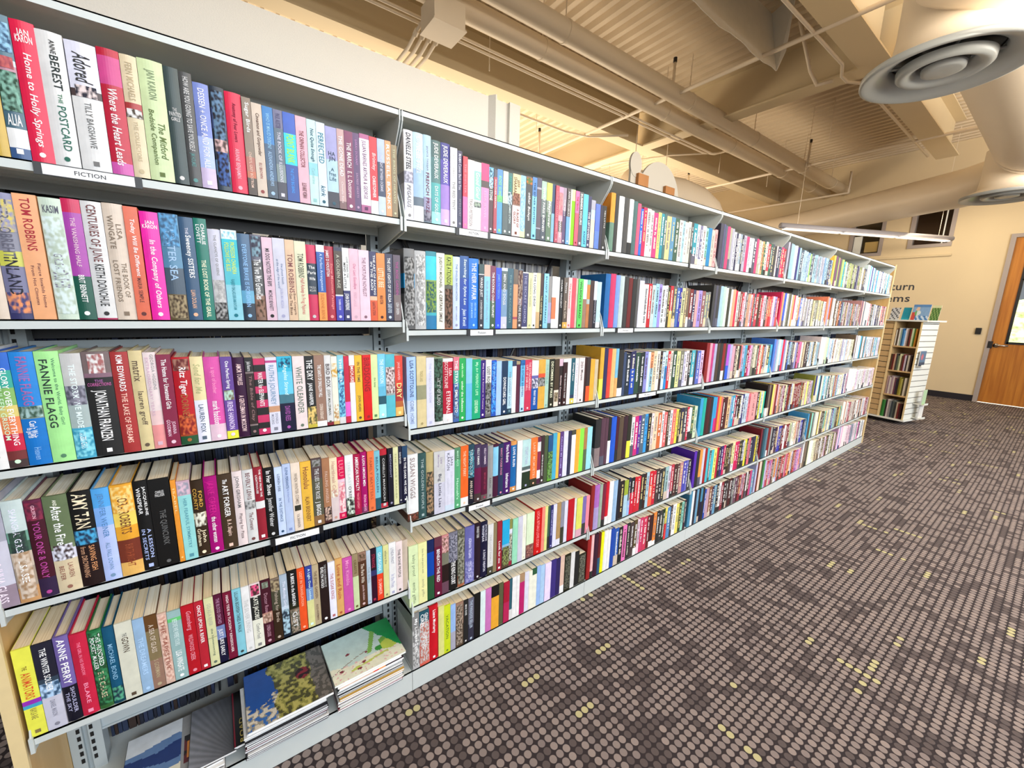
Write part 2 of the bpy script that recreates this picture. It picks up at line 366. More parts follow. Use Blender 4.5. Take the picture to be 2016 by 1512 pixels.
def sprinkler(x, label, y0_, y1_, risers, z=4.0, r=.022):
    rt_ = empty('sprinkler_pipe', (0,0,0), label, 'pipe')
    m = MB(); m.tube([(x, y0_, z), (x, y1_, z)], r, 10); m.build('pipe_run', M_pipe, rt_, True)
    for y in risers:
        m = MB(); m.tube([(x, y, z), (x, y, z+.36)], .016, 8); m.build('riser', M_pipe, rt_, True)
        m = MB(); m.tube([(x, y, z+.36), (x, y, z+.41)], .022, 8); m.build('sprinkler_head', M_blackplastic, rt_)
        m = MB(); m.tube([(x, y-.05, z), (x, y+.05, z)], r+.008, 10); m.build('tee_fitting', M_pipe, rt_)
sprinkler(4.23, 'near thin sprinkler pipe crossing under the two thick pipes', -5, 7, (2.08, 4.6))
sprinkler(8.08, 'far thin sprinkler pipe crossing below the thick pipes towards the round duct', -5, 7, (1.95, 4.2))
pipe('sprinkler_pipe', [(10.1, 7, 3.9), (10.1, 2.2, 3.9), (10.1, 1.9, 3.9), (10.1, 1.9, 4.3)], .022, 'farthest thin sprinkler pipe next to the end of the thick pipes', 'pipe')
for y, lab in ((2.72, 'right one of two slim conduits running beside the thick pipes'), (2.79, 'left one of two slim conduits running beside the thick pipes')):
    pipe('slim_conduit', [(-5, y, 4.0), (6.2+(2.79-y)*2, y, 4.0), (6.45, y-.05, 4.02), (6.5, y-.2, 4.03), (6.4, y-.3, 4.1)], .014, lab, 'conduit', seg=8)
pipe('slim_conduit', [(-3, 3.55, 3.98), (3.9, 3.6, 3.98), (4.3, 3.5, 3.98), (4.7, 3.1, 3.98)], .016, 'slim conduit clipped under the beam behind the white partition end', 'conduit', seg=8)
pipe('slim_conduit', [(6.3, 2.75, 4.0), (5.9, 3.2, 4.0), (5.5, 3.9, 3.98), (5.45, 4.3, 3.98)], .012, 'short bent conduit left of the thick pipes near the girder', 'conduit', seg=8)
pipe('slim_conduit', [(3.0, .62, 4.0), (5.0, .62, 4.0), (5.15, .66, 3.95), (5.2, .62, 3.9), (5.6, .60, 4.0), (9.0, .60, 4.0)], .016, 'slim conduit running along the jointed beam near the round diffuser', 'conduit', seg=8)
pipe('slim_conduit', [(4.8, 1.0, 4.5), (5.1, .95, 4.1), (5.19, .9, 3.97), (5.2, .75, 3.96)], .02, 'bent pipe dropping down the side of the girder right of the canvas', 'conduit', seg=8)
od = ('leftmost', 'second', 'third', 'fourth', 'fifth', 'sixth', 'seventh', 'rightmost')
for q, (x, y) in enumerate(((2.2, 3.0), (3.6, 3.9), (5.9, 4.5), (6.1, 3.9), (6.9, 3.7), (7.3, 3.1), (8.8, 2.9), (7.1, 1.35))):
    pipe('hanger_rod', [(x, y, 3.62 if y > 4 else 3.98), (x, y, 4.6)], .005, '%s of the thin cream hanger rods dropping from the ceiling deck' % od[q], 'rod', 'thin hanger rods under the deck', seg=6)
# junction box with four conduits
rt_ = empty('junction_box', (1.29, 2.30, 3.70), 'cream electrical junction box with four conduits above the white partition', 'junction box')
m = MB(); m.box(-.14, .14, -.13, .13, 0, .19); m.tube([(-.1, 0, .19), (-.1, 0, .8)], .01, 6); m.tube([(.1, 0, .19), (.1, 0, .8)], .01, 6); m.build('box_body', M_pipe, rt_); m = MB(); m.box(-.15, .15, -.14, .14, -.012, 0); m.build('cover_plate', M_pipe, rt_)
for k in range(4):
    y = .0; x = -.11+k*.065
    m = MB(); m.tube([(x, .10, .12), (x, .30, .10), (x, .50, .06), (x, 1.2, .06)], .016, 8); m.build('conduit', M_pipe, rt_, True)
    m = MB(); m.tube([(x, .28, .105), (x, .33, .09)], .024, 8); m.build('coupling', M_pipe, rt_)
# canvas hanging under the deck
m = MB(); N_ = 26; zt = 4.54
def cv(i, t):
    x = 2.0+2.53*i/N_; return (x, 1.05+(.12*t), (3.95+.012*math.sin(i*.8)+.004*math.sin(i*2.1))*(1-t)+zt*t)
for i in range(N_):
    for q in range(4): m.face([cv(i, q/4), cv(i+1, q/4), cv(i+1, (q+1)/4), cv(i, (q+1)/4)])
m.face([cv(N_, 0), (4.50, .97, 4.10), (4.4, .9, zt), cv(N_, 1)])
o = m.build('hanging_canvas', M_fabric); sm = o.modifiers.new('s', 'SOLIDIFY'); sm.thickness = .006
tag(o, 'off-white canvas sheet hanging below the deck beside the thick pipes', 'canvas')
# round ducts and diffusers
def corrugated(x0, x1, y, z, r, step=.035, amp=.006, seg=40):
    m = MB(); pts = []; rs = []; x = x0; k = 0
    while x < x1: pts.append((x, y, z)); rs.append(r+(amp if k % 2 else 0)); x += step; k += 1
    pts.append((x1, y, z)); rs.append(r); m.tube(pts, rs, seg); return m
rt_ = empty('main_duct', (0,0,0), 'large ribbed cream duct running along the right edge overhead', 'duct')
corrugated(-3, 7.0, -.72, 3.48, .40).build('ribbed_run', M_duct, rt_, True)
m = MB(); m.tube([(7.0, -.72, 3.48), (7.9, -.72, 3.48)], .41, 36); m.build('smooth_collar', M_duct, rt_, True)
rt_ = empty('cross_duct', (0,0,0), 'long smooth cream duct crossing in front of the high windows', 'duct')
m = MB(); m.tube([(7.6, -.75, 3.27), (8.25, .0, 3.27), (8.7, 1.0, 3.26), (9.2, 2.2, 3.24), (9.65, 3.6, 3.24), (9.8, 5.4, 3.24)], [.27, .26, .25, .235, .225, .22], 36); m.build('duct_run', M_duct, rt_, True)
rt_ = empty('elbow_duct', (0,0,0), 'short cream elbow duct peeking over the shelf top behind the grey discs', 'duct')
m = MB(); m.tube([(4.9, 3.2, 3.33), (5.4, 3.1, 3.33), (5.9, 2.98, 3.33), (6.3, 2.9, 3.28), (6.55, 2.84, 3.15), (6.68, 2.8, 2.95)], [.26, .26, .26, .25, .25, .25], 28); m.build('duct_run', M_duct, rt_, True)
m = MB(); m.tube([(5.6, 3.04, 3.55), (5.6, 3.04, DZ)], .006, 6); m.tube([(5.0, 3.18, 3.55), (5.0, 3.18, DZ)], .006, 6); m.build('hanger', M_pipe, rt_)
def diffuser(x, y, z, R, lab):
    rt_ = empty('round_diffuser', (x, y, z), lab, 'air diffuser')
    m = MB(); m.lathe([(R, .03), (R, .0), (R*.96, -.004), (R*.80, .02), (R*.66, .05), (R*.62, .09)], 0, 0, 64); m.build('outer_ring', M_diff, rt_, True)
    m = MB(); m.lathe([(R*.56, .045), (R*.55, .01), (R*.50, -.005), (R*.40, .01), (R*.32, .04), (R*.30, .07)], 0, 0, 56); m.build('middle_ring', M_diff, rt_, True)
    m = MB(); m.lathe([(R*.26, .03), (R*.25, .005), (R*.2, .0), (.001, .004)], 0, 0, 40); m.build('inner_disc', M_diff, rt_, True)
    m = MB(); m.lathe([(R*.62, .10), (.001, .10)], 0, 0, 40); m.build('dark_throat', M_blackplastic, rt_)
    m = MB(); m.lathe([(R*.99, .03), (R*.66, .10), (R*.64, .16), (R*.62, .24), (R*.62, .55)], 0, 0, 48); m.build('neck_collar', M_duct, rt_, True)
    for t in (.4, 1.97, 3.54, 5.1):
        m = MB(); m.tube([(R*.28*math.cos(t), R*.28*math.sin(t), .06), (R*.64*math.cos(t), R*.64*math.sin(t), .07)], .008, 6); m.build('spoke', M_diff, rt_)
    m = MB(); m.tube([(-R*.62-.001, 0, .36), (-R*.62-.03, 0, .36)], .028, 14); m.tube([(-R*.62-.03, -.04, .36), (-R*.62-.03, .04, .33)], .01, 8); m.build('damper_knob', M_pipe, rt_, True)
diffuser(3.20, -.52, 2.90, .39, 'large near round air diffuser in the top right corner')
diffuser(7.35, -.50, 2.90, .40, 'smaller-looking far round air diffuser below the cross duct end')
# pendant lamp near the far wall
a = Vector((6.75, 1.70, 2.78)); b = Vector((9.85, .25, 2.78)); L_ = (b-a).length; ang = math.atan2(b.y-a.y, b.x-a.x)
rt_ = empty('pendant_lamp', a, 'long slim grey pendant lamp with lit lenses in front of the high windows', 'pendant lamp', rz=ang)
m = MB(); m.tube([(0, 0, .02), (L_, 0, .02)], .042, 16); m.build('housing', paint('grey_lamp_housing', '9d9aa0', .4), rt_, True)
for k in range(3):
    m = MB(); m.box(.06+k*(L_-.1)/3, (k+1)*(L_-.1)/3, -.05, .03, -.035, -.022); m.build('lens', M_lampglow, rt_)
for x in (.3, L_-.3):
    m = MB(); m.tube([(x, 0, .06), (x, 0, 1.75)], .003, 6); m.build('suspension_wire', M_pipe, rt_)
# grey round boards seen over the shelf top
def disc(name, c, rx, rz_, label, th=.02):
    m = MB(); m.prism([(c[0]+rx*math.cos(t), c[2]+rz_*math.sin(t)) for t in [2*math.pi*k/48 for k in range(48)]], 1, c[1], c[1]+th)
    return tag(m.build(name, paint('grey_board', 'a8a49b', .7), smooth=False), label, 'display board')
m = MB(); cx_, cy_ = 2.92, 1.2
m.prism([(cx_+.31*math.cos(t), 2.44+.32*math.sin(t)) for t in [math.pi*2*k/48 for k in range(48)]], 1, cy_, cy_+.02)
m.prism([(2.56+.075*math.cos(t), 2.67+.10*math.sin(t)) for t in [math.pi*2*k/32 for k in range(32)]], 1, cy_-.003, cy_+.017)
m.box(2.50, 2.66, cy_, cy_+.02, 2.0, 2.62); m.box(2.62, 3.20, cy_, cy_+.02, 0, 2.44)
tag(m.build('display_board', paint('grey_board', 'a39f96', .7)), 'grey rounded cut-out board standing behind the shelf top', 'display board')
for (x, z, lab) in ((2.63, 2.60, 'left one of the two brown wooden blocks on the grey rounded board'), (3.03, 2.57, 'right one of the two brown wooden blocks on the grey rounded board')):
    m = MB(); m.box(x-.06, x+.08, cy_-.03, cy_-.0005, z-.25, z); tag(m.build('wooden_block', M_block), lab, 'wooden block')
# ---------------------------------------------------------------- shelving
YB = .205                                        # rear edge of the shelves
def plate_mb(x, z, up=True):
    m = MB()
    if up: poly = [(-.003,z-.036),(-.003,z+.004),(.012,z+.05),(.075,z+.17),(.20,z+.185),(.212,z+.18),(.212,z-.075),(.17,z-.068)]
    else: poly = [(-.003,z),(-.003,z-.028),(.006,z-.045),(.07,z-.13),(.21,z-.15),(.212,z)]
    m.prism(poly, 0, x-.0016, x+.0016)
    if up: m.box(x-.0035, x+.0035, -.005, .001, z-.036, z+.004)
    return m
def shelf_mb(x0, x1, z):
    m = MB(); t = .019
    m.box(x0, x1, 0, YB, z-.003, z); m.box(x0, x1, 0, .004, z-t, z); m.box(x0, x1, .004, .022, z-t, z-t+.002); m.box(x0, x1, YB-.004, YB, z-.028, z)
    for y in (.05, .10, .15): m.box(x0+.02, x1-.02, y, y+.018, z-.010, z-.003)
    return m
names = ['nearest', 'second', 'third', 'fourth', 'fifth', 'sixth', 'farthest']
for b in range(7):
    x0, x1 = (b-1)*W, b*W; H = SH0 if b == 0 else SH
    bay = empty('shelving_bay', (0,0,0), {0: 'nearest bay of grey steel library shelving, magazines on its base', 6: 'farthest bay of grey steel shelving, against the maple end panel'}.get(b, '%s bay from the camera in the run of grey steel shelving' % names[b]), 'bookcase', 'bays of the shelving run')
    del bay['group']
    m = MB(); m.box(x0+.001, x1-.001, 0, .004, CB, CT); m.box(x0+.001, x1-.001, 0, .47, CT-.003, CT); m.box(x0+.001, x1-.001, .004, .03, CB, CB+.002); m.box(x0+.02, x1-.02, .19, .215, CT-.05, CT-.003)
    can = m.build('canopy_top', M_steel, bay)
    for x in (x0+.004, x1-.004): plate_mb(x, CT-.002, False).build('end_plate', M_steel, can)
    for r in range(1, 6):
        s = shelf_mb(x0+.010, x1-.010, H[r]).build('shelf', M_steel, bay)
        for x in (x0+.006, x1-.006): plate_mb(x, H[r]).build('end_plate', M_steel, s)
    m = MB(); z = H[6]
    m.box(x0+.0008, x1-.0008, 0, .004, 0, z); m.box(x0+.0008, x1-.0008, 0, .47, z-.003, z); m.box(x0+.0008, x1-.0008, .466, .47, 0, z)
    m.build('base_shelf', M_steel, bay)
    for x in ([x0] if b else [x0+.03])+([x1-.03] if b == 6 else []):
        m = MB(); m.box(x-.033, x-.006, .213, .262, 0, CB-.005); m.box(x+.006, x+.033, .213, .262, 0, CB-.005); m.box(x-.006, x+.006, .225, .25, 0, CB-.005)
        up = m.build('upright', M_upright, bay)
        m = MB(); zz = .12
        while zz < CB-.06:
            for dx in (-.013, .013): m.prism([(dx+x-.0035,zz),(dx+x+.0035,zz),(dx+x+.0035,zz+.014),(dx+x-.0035,zz+.014)], 1, .2118, .2135)
            zz += .0254
        m.build('slots', M_dark, up)
    if b in (1, 3):
        m = MB(); xm = (x0+x1)/2
        m.tube([(x0+.05, .235, 1.75), (x1-.1, .235, .25)], .006, 6); m.tube([(x1-.05, .243, 1.75), (x0+.1, .243, .25)], .006, 6); m.build('sway_brace', M_blackplastic, bay)
    for (za, zb) in (((1.262, 1.322), (.868, .90), (.50, .53)) if b else ((1.262, 1.322), (.205, .425))):
        m = MB(); m.box(x0+.035, x1-.035, .222, .226, za, zb); m.box(x0+.035, x1-.035, .218, .226, za-.006, za); m.build('rear_rail', M_upright, bay)
    # rear face of the double-sided unit
    for r, z in enumerate((1.36, 1.03, .70, .37)):
        m = MB(); m.box(x0+.01, x1-.01, .268, .468, z-.012, z); m.build('rear_shelf', M_steel, bay)
    m = MB(); m.box(x0+.036, x1-.036, .255, .259, 1.632, 1.71); m.box(x0+.036, x1-.036, .255, .259, 1.325, 1.372); m.build('dark_back_stop', M_blackplastic, bay)  # dark strips added as shade behind the gaps
for x, lab in ((XL-.024, 'maple end panel closing the left end of the shelving beside the yellow paperback'), (XR+.004, 'maple end panel closing the far right end of the shelving run')):
    rt_ = empty('end_panel', (x, 0, 0), lab, 'end panel')
    m = MB(); m.box(0, .02, .003, .475, 0, CT+.012); m.build('panel_board', M_panel, rt_)
    m = MB(); m.box(-.001, .021, -.006, .003, 0, CT+.014); m.build('edge_strip', M_trim, rt_)
m = MB(); m.box(XL, XR, .470, .474, .0, CT-.02); 
# thin stock on the rear face: one row pale, the others coloured dark as shade in the gaps
m = MB(); rr = random.Random(11)
for z in (1.69, 1.36, 1.03, .70, .37, .09):
    x = XL+.04
    while x < XR-.05:
        t = rr.choice((.006, .008, .010, .014, .02)); h = (.272+rr.random()*.022) if z == 1.36 else .29+rr.random()*.025; g = rr.random()
        if abs((x/W) % 1) > .045 and abs((x/W) % 1) < .955 and rr.random() > .06:
            c = rr.choice(('e9e7e4', 'd5d3d6', 'bfbdc0', 'f0ece6', '8e8f98', 'f2efea', '3c3d45', 'cad0db')) if z == 1.36 else rr.choice(('1c2030', '2a3350', '15171c', '33241f', '24304a')); c = hx(c)
            m.box(x, x+t*.85, .30, .455, z, z+h, c)
        x += t
tag(m.build('thin_volumes', M_matte), 'pale edges of thin books on the rear face, seen through the gaps', 'books', kind='stuff')
DATA = '''
@01
-796 21 209 h ca4
-775 27 246 h 578;.3cde;.34b89;.42354;.6467;.78eee;.92358|*~.28~.36~c66~.8~945|*~.38~.66~8ba~.9~243|*~.05~.25~9ce~.9~357|ALIA~.68~.76~fff~.7~0~h
-748 32 245 h d14|JAN~.06~.1~fff~.5~0~h|KARON~.1~.15~fff~.7~0~h|Home to Holly Springs~.22~.88~fff~.42~0~i
-717 37 240 h ddd|ANNE~.06~.16~333~.2~.1|BEREST~.17~.42~122~.32~.1|THE~.45~.52~375~.16~.1|POSTCARD~.54~.88~265~.32~.1
-679 45 236 h dde;.36433;.42ddd|*~.33~.42~edd~.7~223|Adored~.08~.3~333~.55~0~i|TILLY BAGSHAWE~.46~.82~777~.22~0
-634 34 239 h b13;.06c48;.28b13;.9c5a|Where the Heart Leads~.3~.92~fff~.4~0~i
-600 27 238 h dca;.38a33;.46765;.5dca|*~.43~.5~eee~.9~432|FERN MICHAELS~.06~.36~ba8~.4|THE COLLECTORS~.53~.86~cb9~.25
-573 42 240 h cda|JAN KARON~.08~.32~897~.3|Bedside Companion~.4~.86~674~.28~-.18~i|The Mitford~.5~.8~674~.28~.2~i
-531 26 238 h 344|THE~.34~.37~ccc~.3~0~h|PAINTED~.375~.41~ddd~.8~0~h|GIRLS~.42~.45~ddd~.6~0~h
-505 23 236 h 444|HOW ARE YOU GOING TO SAVE YOURSELF~.04~.68~ddd~.42|JM HOLMES~.7~.82~699~.35
-482 29 222 h 78c;.5abe;.8cbd|DESSEN + ONCE AND FOR ALL~.05~.8~eef~.4
-452 28 224 h 123;.2347;.4123;.7579;.85234|*~.04~.5~68a~.8~112|*~.5~.62~dbb~.9~544|*~.62~.95~46a~.8~101
-424 33 221 h d14|Anatomy of Four Lovers~.1~.48~703~.3~0~i|ARIANE BENJAMIN~.55~.85~fbc~.25
-391 19 218 p 876;.6a65;.75b64;.82432|Sugar Birds~.05~.35~fff~.55|CHERYL GREY BOSTROM~.55~.92~ecb~.3
-372 22 211 p cba|Cinnamon and Gunpowder~.1~.55~532~.45~0~i|ELI BROWN~.63~.8~955~.28
-350 23 210 p 27b;.4357;.8345|WHO IS MAUD DIXON?~.07~.45~9ce~.35|ALEXANDRA ANDREWS~.48~.86~ace~.35
-327 21 209 p 668;.2567;.6788;.8334|PAUL AUSTER~.04~.2~557~.5|THE BOOK OF ILLUSIONS~.24~.8~dde~.35
-306 28 209 p 25b;.230cd;.58149|POINT BLANK~.24~.56~bf4~.6|THE LITTLE BIG BANG~.62~.9~5af~.25
-278 26 208 p dab|THE ORPHAN COLLECTOR~.16~.58~733~.4|ELLEN MARIE WISEMAN~.76~.94~644~.4
-252 22 207 p bdd;.58cd;.65bdd|Not Quite Enough~.1~.48~146~.5~0~i|Catherine~.56~.75~9cc~.35
-230 22 206 p cde|PERFECTED~.12~.48~489~.6|kirk~.75~.88~367~.5~0~i
-208 29 202 p 99c;.4acd;.8223|HA~.3~.35~345~.6~0~h|JIN~.36~.41~345~.6~0~h|A~.5~.54~467~.3~0~h|Free~.55~.6~467~.6~0~h|Life~.61~.66~467~.6~0~h
-179 19 203 p b99;.9755|THE GONE DEAD~.08~.58~fff~.5|Chanelle Benz~.65~.92~edd~.3
-160 23 203 p 725|THE MARCH~.14~.45~fff~.5|E. L. Doctorow~.5~.84~fee~.5
-138 18 203 p 536|SARAH DUNANT~.08~.4~b8b~.3|SACRED HEARTS~.5~.82~b9b~.3
-120 27 206 p a58;.06fef;.9a58|JULIAN BARNES ARTHUR & GEORGE~.08~.82~646~.4
-93 22 205 p c23;.82eee|Brimley~.2~.42~fdd~.6~0~i|CHRISTOPHER~.5~.78~fff~.4
-71 22 205 p abd;.3235;.75bcd|THE LIGHT BETWEEN OCEANS~.2~.68~dde~.35
-49 18 205 p e96|RUSSELL BANKS~.05~.9~fff~.5
-31 18 198 p 875|THE BIRDS OF HEAVEN~.05~.8~cca~.35
@02
-838 22 241 h dcb
-816 32 240 h 88a;.12cb6;.17889;.45cc5;.57779;.78b87;.85336|*~.05~.3~99b~.9~dc6|*~.78~.95~447~.9~e96|THERA OBREHT~.05~.5~667~.5|INLAND~.5~.8~223~.55
-784 32 242 p ea7|TOM ROBBINS~.03~.44~a23~.42|Fierce Invalids Home~.54~.9~744~.14~.14|From Hot Climates~.56~.88~744~.14~-.16
-751 32 241 h cdc|*~.15~.95~dee~.9~bcb|KASIM~.06~.12~556~.7~0~h|GIRLS AT~.45~.6~889~.4|DUSHES~.6~.73~889~.7
-720 28 244 h c25;.11a4a;.63154|THE VANISHING HALF~.15~.55~ecd~.25|BRIT BENNETT~.62~.85~fff~.32
-692 32 244 h ddd;.985a25|CENTURIES OF JUNE~.03~.5~744~.45|KEITH DONOHUE~.52~.88~333~.45
-660 33 245 h dcb|LISA~.17~.3~876~.25~.2|WINGATE~.1~.38~876~.28~-.18|THE BOOK OF~.5~.8~876~.25~.2|LOST FRIENDS~.48~.84~876~.25~-.2
-627 24 243 p d64|Today Will Be Different~.1~.6~fff~.4~0~i|MARIA SEMPLE~.62~.84~633~.3
-602 32 237 h e2a|JAN~.08~.11~fff~.5~0~h|KARON~.115~.15~fff~.8~0~h|In the Company of Others~.25~.88~fff~.42~0~i
-570 35 238 h 58a;.5456;.75653|*~.0~.3~6ad~.9~468|*~.76~.98~a97~.9~432|WINTER SEA~.1~.62~ace~.4
-535 27 235 h 357|THE~.1~.16~dde~.2|Sweeney SISTERS~.17~.58~fff~.5|LIAN DOLAN~.7~.88~eb9~.32
-508 25 236 h 176|CHARLIE~.05~.25~fff~.28~.18|LOVETT~.06~.24~fff~.28~-.2|THE LOST BOOK OF THE GRAIL~.4~.97~ffd~.35
-483 26 215 h ccd;.8ccc;.88444|*~.55~.8~aaa~.9~ccc|*~.8~.98~222~.9~aaa|THE CLANCYS OF QUEENS~.06~.5~999~.25|TARA CLANCY~.55~.76~999~.25
-457 32 217 p dee;.10bc;.44bc;.68cd|*~.02~.09~fff~.9~8cd|PROFESSOR CHANDRA~.13~.48~de5~.28~.16|FOLLOWS HIS BLISS~.14~.45~de5~.28~-.2|RAJEEV BALASUBRAMANYAM~.54~.88~178~.22
-425 27 212 h 468;.656ac;.8234|EVERYONE BRAVE IS FORGIVEN~.12~.84~9cf~.35
-398 24 213 h 667;.3555;.7865|*~.02~.25~8ab~.8~445|*~.74~.96~976~.8~432|The Two Mrs Grenvilles~.28~.75~fff~.65
-374 24 209 p dbc|MR DOG NOTICES THE BIPS~.13~.58~222~.4|MICHELE BENNETT~.63~.88~222~.35
-350 28 210 p ccd|the phone booth~.3~.55~78a~.25~.15|at the edge of the world~.25~.6~78a~.25~-.2|LAURA IMAI MESSINA~.6~.85~aac~.25
-322 22 209 p db9|TOM ROBBINS~.17~.65~855~.55|Even Cowgirls~.66~.93~532~.3~.2|Get The Blues~.66~.93~532~.3~-.2
-300 28 208 p ddb|TOM ROBBINS~.15~.45~554~.5|Half Asleep In Frog Pajamas~.46~.92~c66~.45
-273 26 202 h c25;.24234;.65c25|The~.27~.31~fff~.6~0~h|Paris~.34~.38~fff~.8~0~h|Wife~.42~.46~fff~.6~0~h|PAULA~.54~.57~ccc~.6~0~h|MCLAIN~.58~.61~ccc~.6~0~h
-247 21 204 p eee;.0915a;.62e94|A Perfect Arrangement~.11~.6~cdf~.45|SUZANNE BERNE~.64~.98~c73~.4
-226 25 203 h a13|JAMES D HOUSTON~.05~.4~fff~.3~-.2|Snow Mountain Passage~.22~.84~f99~.35~.15~i
-202 21 203 p 224;.05432;.64ddd;.6633a|A GOLDEN AGE~.1~.55~ccb~.4|TAHMIMA ANAM~.7~.85~cce~.3
-180 19 203 p eee;.58226|LOVE WARPS THE~.12~.4~555~.25~.2|MIND A LITTLE~.2~.55~222~.3~-.2|JOHN DUFRESNE~.62~.85~fff~.55
-161 26 203 p ebc|Our Last Goodbye~.2~.55~c79~.4~0~i|KRISTI LANGE~.6~.8~cab~.3
-135 30 202 p ecd|THE FORTUNE NOVELIST~.1~.65~867~.35
-105 21 201 p 225;.64eb9;.7d52|THE ART OF RACING~.05~.62~fff~.3~.2|IN THE RAIN~.15~.55~fff~.3~-.2|GARTH STEIN~.72~.92~733~.4
-84 26 198 p e83|LITTLE BEE~.22~.5~fec~.6|MARIA POSTMA~.62~.75~422~.4
-58 24 199 p 224|THE LOST LIGHTS OF ST KILDA~.06~.72~fff~.38|ELISABETH GIFFORD~.74~.88~cde~.5
-33 23 198 p 545;.6766|THE ROSE GARDEN~.1~.6~b59~.35|LISA GREEN~.72~.9~ddd~.4
@03
-883 26 247 h eee|CONROY~.5~.9~888~.3
-858 28 241 h 26c;.153a9;.38b6;.45dc7;.55e85;.7c24;.85733;.93433|GLORY OVER EVERYTHING~.13~.8~fff~.3~.15|KATHLEEN GRISSOM~.2~.75~dfd~.28~-.22
-830 34 241 h 28d;.47898;.5817c|*~.47~.57~acc~.95~354|FANNIE FLAGG~.04~.46~a6a~.45|Can't Wait~.6~.75~fff~.3|to get to~.66~.75~fff~.25~-.25|Heaven~.84~.95~8be~.3
-796 36 241 h ae9|FANNIE FLAGG~.07~.68~233~.35~-.15|Welcome to the World, Baby Girl!~.06~.66~586~.18~.22
-760 32 235 h ccc;.3788;.45abb;.74ac|*~.3~.48~556~.95~99a|*~.72~.98~8de~.95~39b|THE STORM WE MADE~.1~.7~eff~.3|VANESSA CHAN~.74~.9~fff~.3
-728 45 237 h 766;.2867;.24222|*~.02~.2~eee~.6~a66|THE~.26~.285~a6a~.3~0~h|CORRECTIONS~.29~.32~c6a~.85~0~h|JONATHAN FRANZEN~.36~.85~fff~.42
-683 30 235 h a33|KIM EDWARDS~.03~.38~fff~.35|THE LAKE OF DREAMS~.4~.9~fcb~.33
-653 24 237 h dc9|matrix~.1~.3~654~.55|lauren groff~.4~.74~654~.55
-629 23 232 h edd;.6ecc;.75e99|GEORGIA HIGGINS~.02~.38~999~.25~.2|EXTRAORDINARY YEARS~.05~.65~dbc~.25~-.2
-606 27 226 p 824|The Home for Unwanted Girls~.05~.58~fff~.35|JOANNA~.72~.86~ecd~.25~.18|GOODMAN~.7~.88~ecd~.25~-.2
-579 34 218 h b12;.7a42;.9253|*~.02~.15~a76~.9~622|*~.65~.88~d63~.9~811|Ritz Tiger~.1~.42~fff~.5~0~i|DORNER~.42~.7~a63~.4
-545 26 218 h eda;.5eef|Send for Me~.08~.42~bb8~.5~0~i|LAUREN FOX~.55~.88~567~.38
-519 34 216 h d5a;.8ecd|a spot of bother~.12~.43~f9c~.35|mark haddon~.52~.8~fff~.4
-485 25 215 p 649;.9ee4|*~.4~.52~bdc~.85~765|One Perfect Spring~.05~.38~fff~.4|IRENE HANNON~.54~.88~edf~.48
-460 27 212 h 303|AMOR TOWLES~.08~.34~fdd~.4|A GENTLEMAN IN MOSCOW~.47~.93~fdd~.4
-434 19 211 p 222;.18877;.2322;.85877;.87222|Julia Navarro~.05~.17~ddd~.45|The Bible of Clay~.22~.8~977~.45~0~i
-415 27 207 p c36;.08222;.17c36;.27222;.36c36;.45222;.54c36;.64222;.74c36;.84222;.92c36|WATER for ELEPHANTS~.18~.62~fff~.4
-388 27 209 p dde;.04b48;.07dde;.64c97;.72dde|RUTH'S JOURNEY~.1~.62~79b~.45|DONALD~.74~.88~889~.22~.15|MCCAIG~.75~.88~889~.22~-.2
-361 36 210 p 3bd;.26ce;.5478;.62113|*~.02~.15~146~.8~3bd|Angeles Strand~.1~.5~dff~.35~0~i|DAVID REES~.66~.86~a5a~.35
-324 30 209 p edd|WHITE OLEANDER~.14~.78~676~.5
-294 25 208 p 222;.85cb4|*~.7~.95~ec7~.9~553|THE DRY~.05~.33~fff~.6|JANE HARPER~.37~.68~fff~.4
-270 27 209 p 976;.92eee|THE SAINTS OF SWALLOW HILL~.13~.58~fff~.35|DONNA EVERHART~.68~.9~edc~.35
-243 18 208 p ddd;.95823|BIRD BOX~.12~.45~433~.6|JOSH MALERMAN~.48~.85~554~.4
-225 17 204 p eed;.2da4;.25eed;.95db7|*~.1~.3~da4~.8~eed|*~.7~.95~b84~.8~eed
-208 18 207 p 8cd;.2487;.39de;.9ddd|*~.2~.9~8df~.9~258|THE HILL~.05~.4~fff~.4|OF MOTHERS~.5~.85~47a~.4
-190 15 203 p c24;.68e6c;.9c24
-175 16 205 p eee;.15c43;.4eee|MOUSE~.16~.4~fff~.55
-159 22 204 p eb3|IN THE TIME~.1~.4~543~.35|JOHN HEARN~.6~.85~543~.35
-136 26 204 p d11|BIRDSONG~.04~.55~911~.65
-111 21 204 p dea|the keep~.35~.5~585~.35
-90 24 205 p 7cf;.56bd;.65256;.78aef|THE INVENTION~.08~.45~eff~.5
-66 30 203 p 5bc;.29aa;.655bc|*~.2~.62~edd~.9~644
-36 26 197 p d43;.5a33;.75b63;.85eb6|JANE HARPER~.1~.4~fbb~.3|DRY~.45~.7~fe9~.6
@04
-922 40 253 h aab;.4ccd;.8989|OCTOBER & JULIA GLASS~.3~.95~fef~.35
-882 31 238 h cdd;.37a9;.4465;.5cba;.65a98;.85c96|*~.3~.5~233~.8~354|*~.5~.96~a86~.8~dcb|SHANGHAI GIRLS~.08~.5~eef~.32|LISA SEE~.58~.8~fff~.35
-851 27 231 h 624;.15412;.8324|*~.02~.2~824~.9~513|GRIFFIN~.05~.18~ebc~.2|YOUR ONE & ONLY~.22~.8~b49~.4
-824 38 233 h 675;.5786;.55dde;.66dca|*~.5~.66~eef~.8~433|AND~.04~.1~ffe~.15|After the Fire~.1~.5~fff~.4|LAUREN~.7~.85~965~.2~.18|BELFER~.72~.87~965~.2~-.2
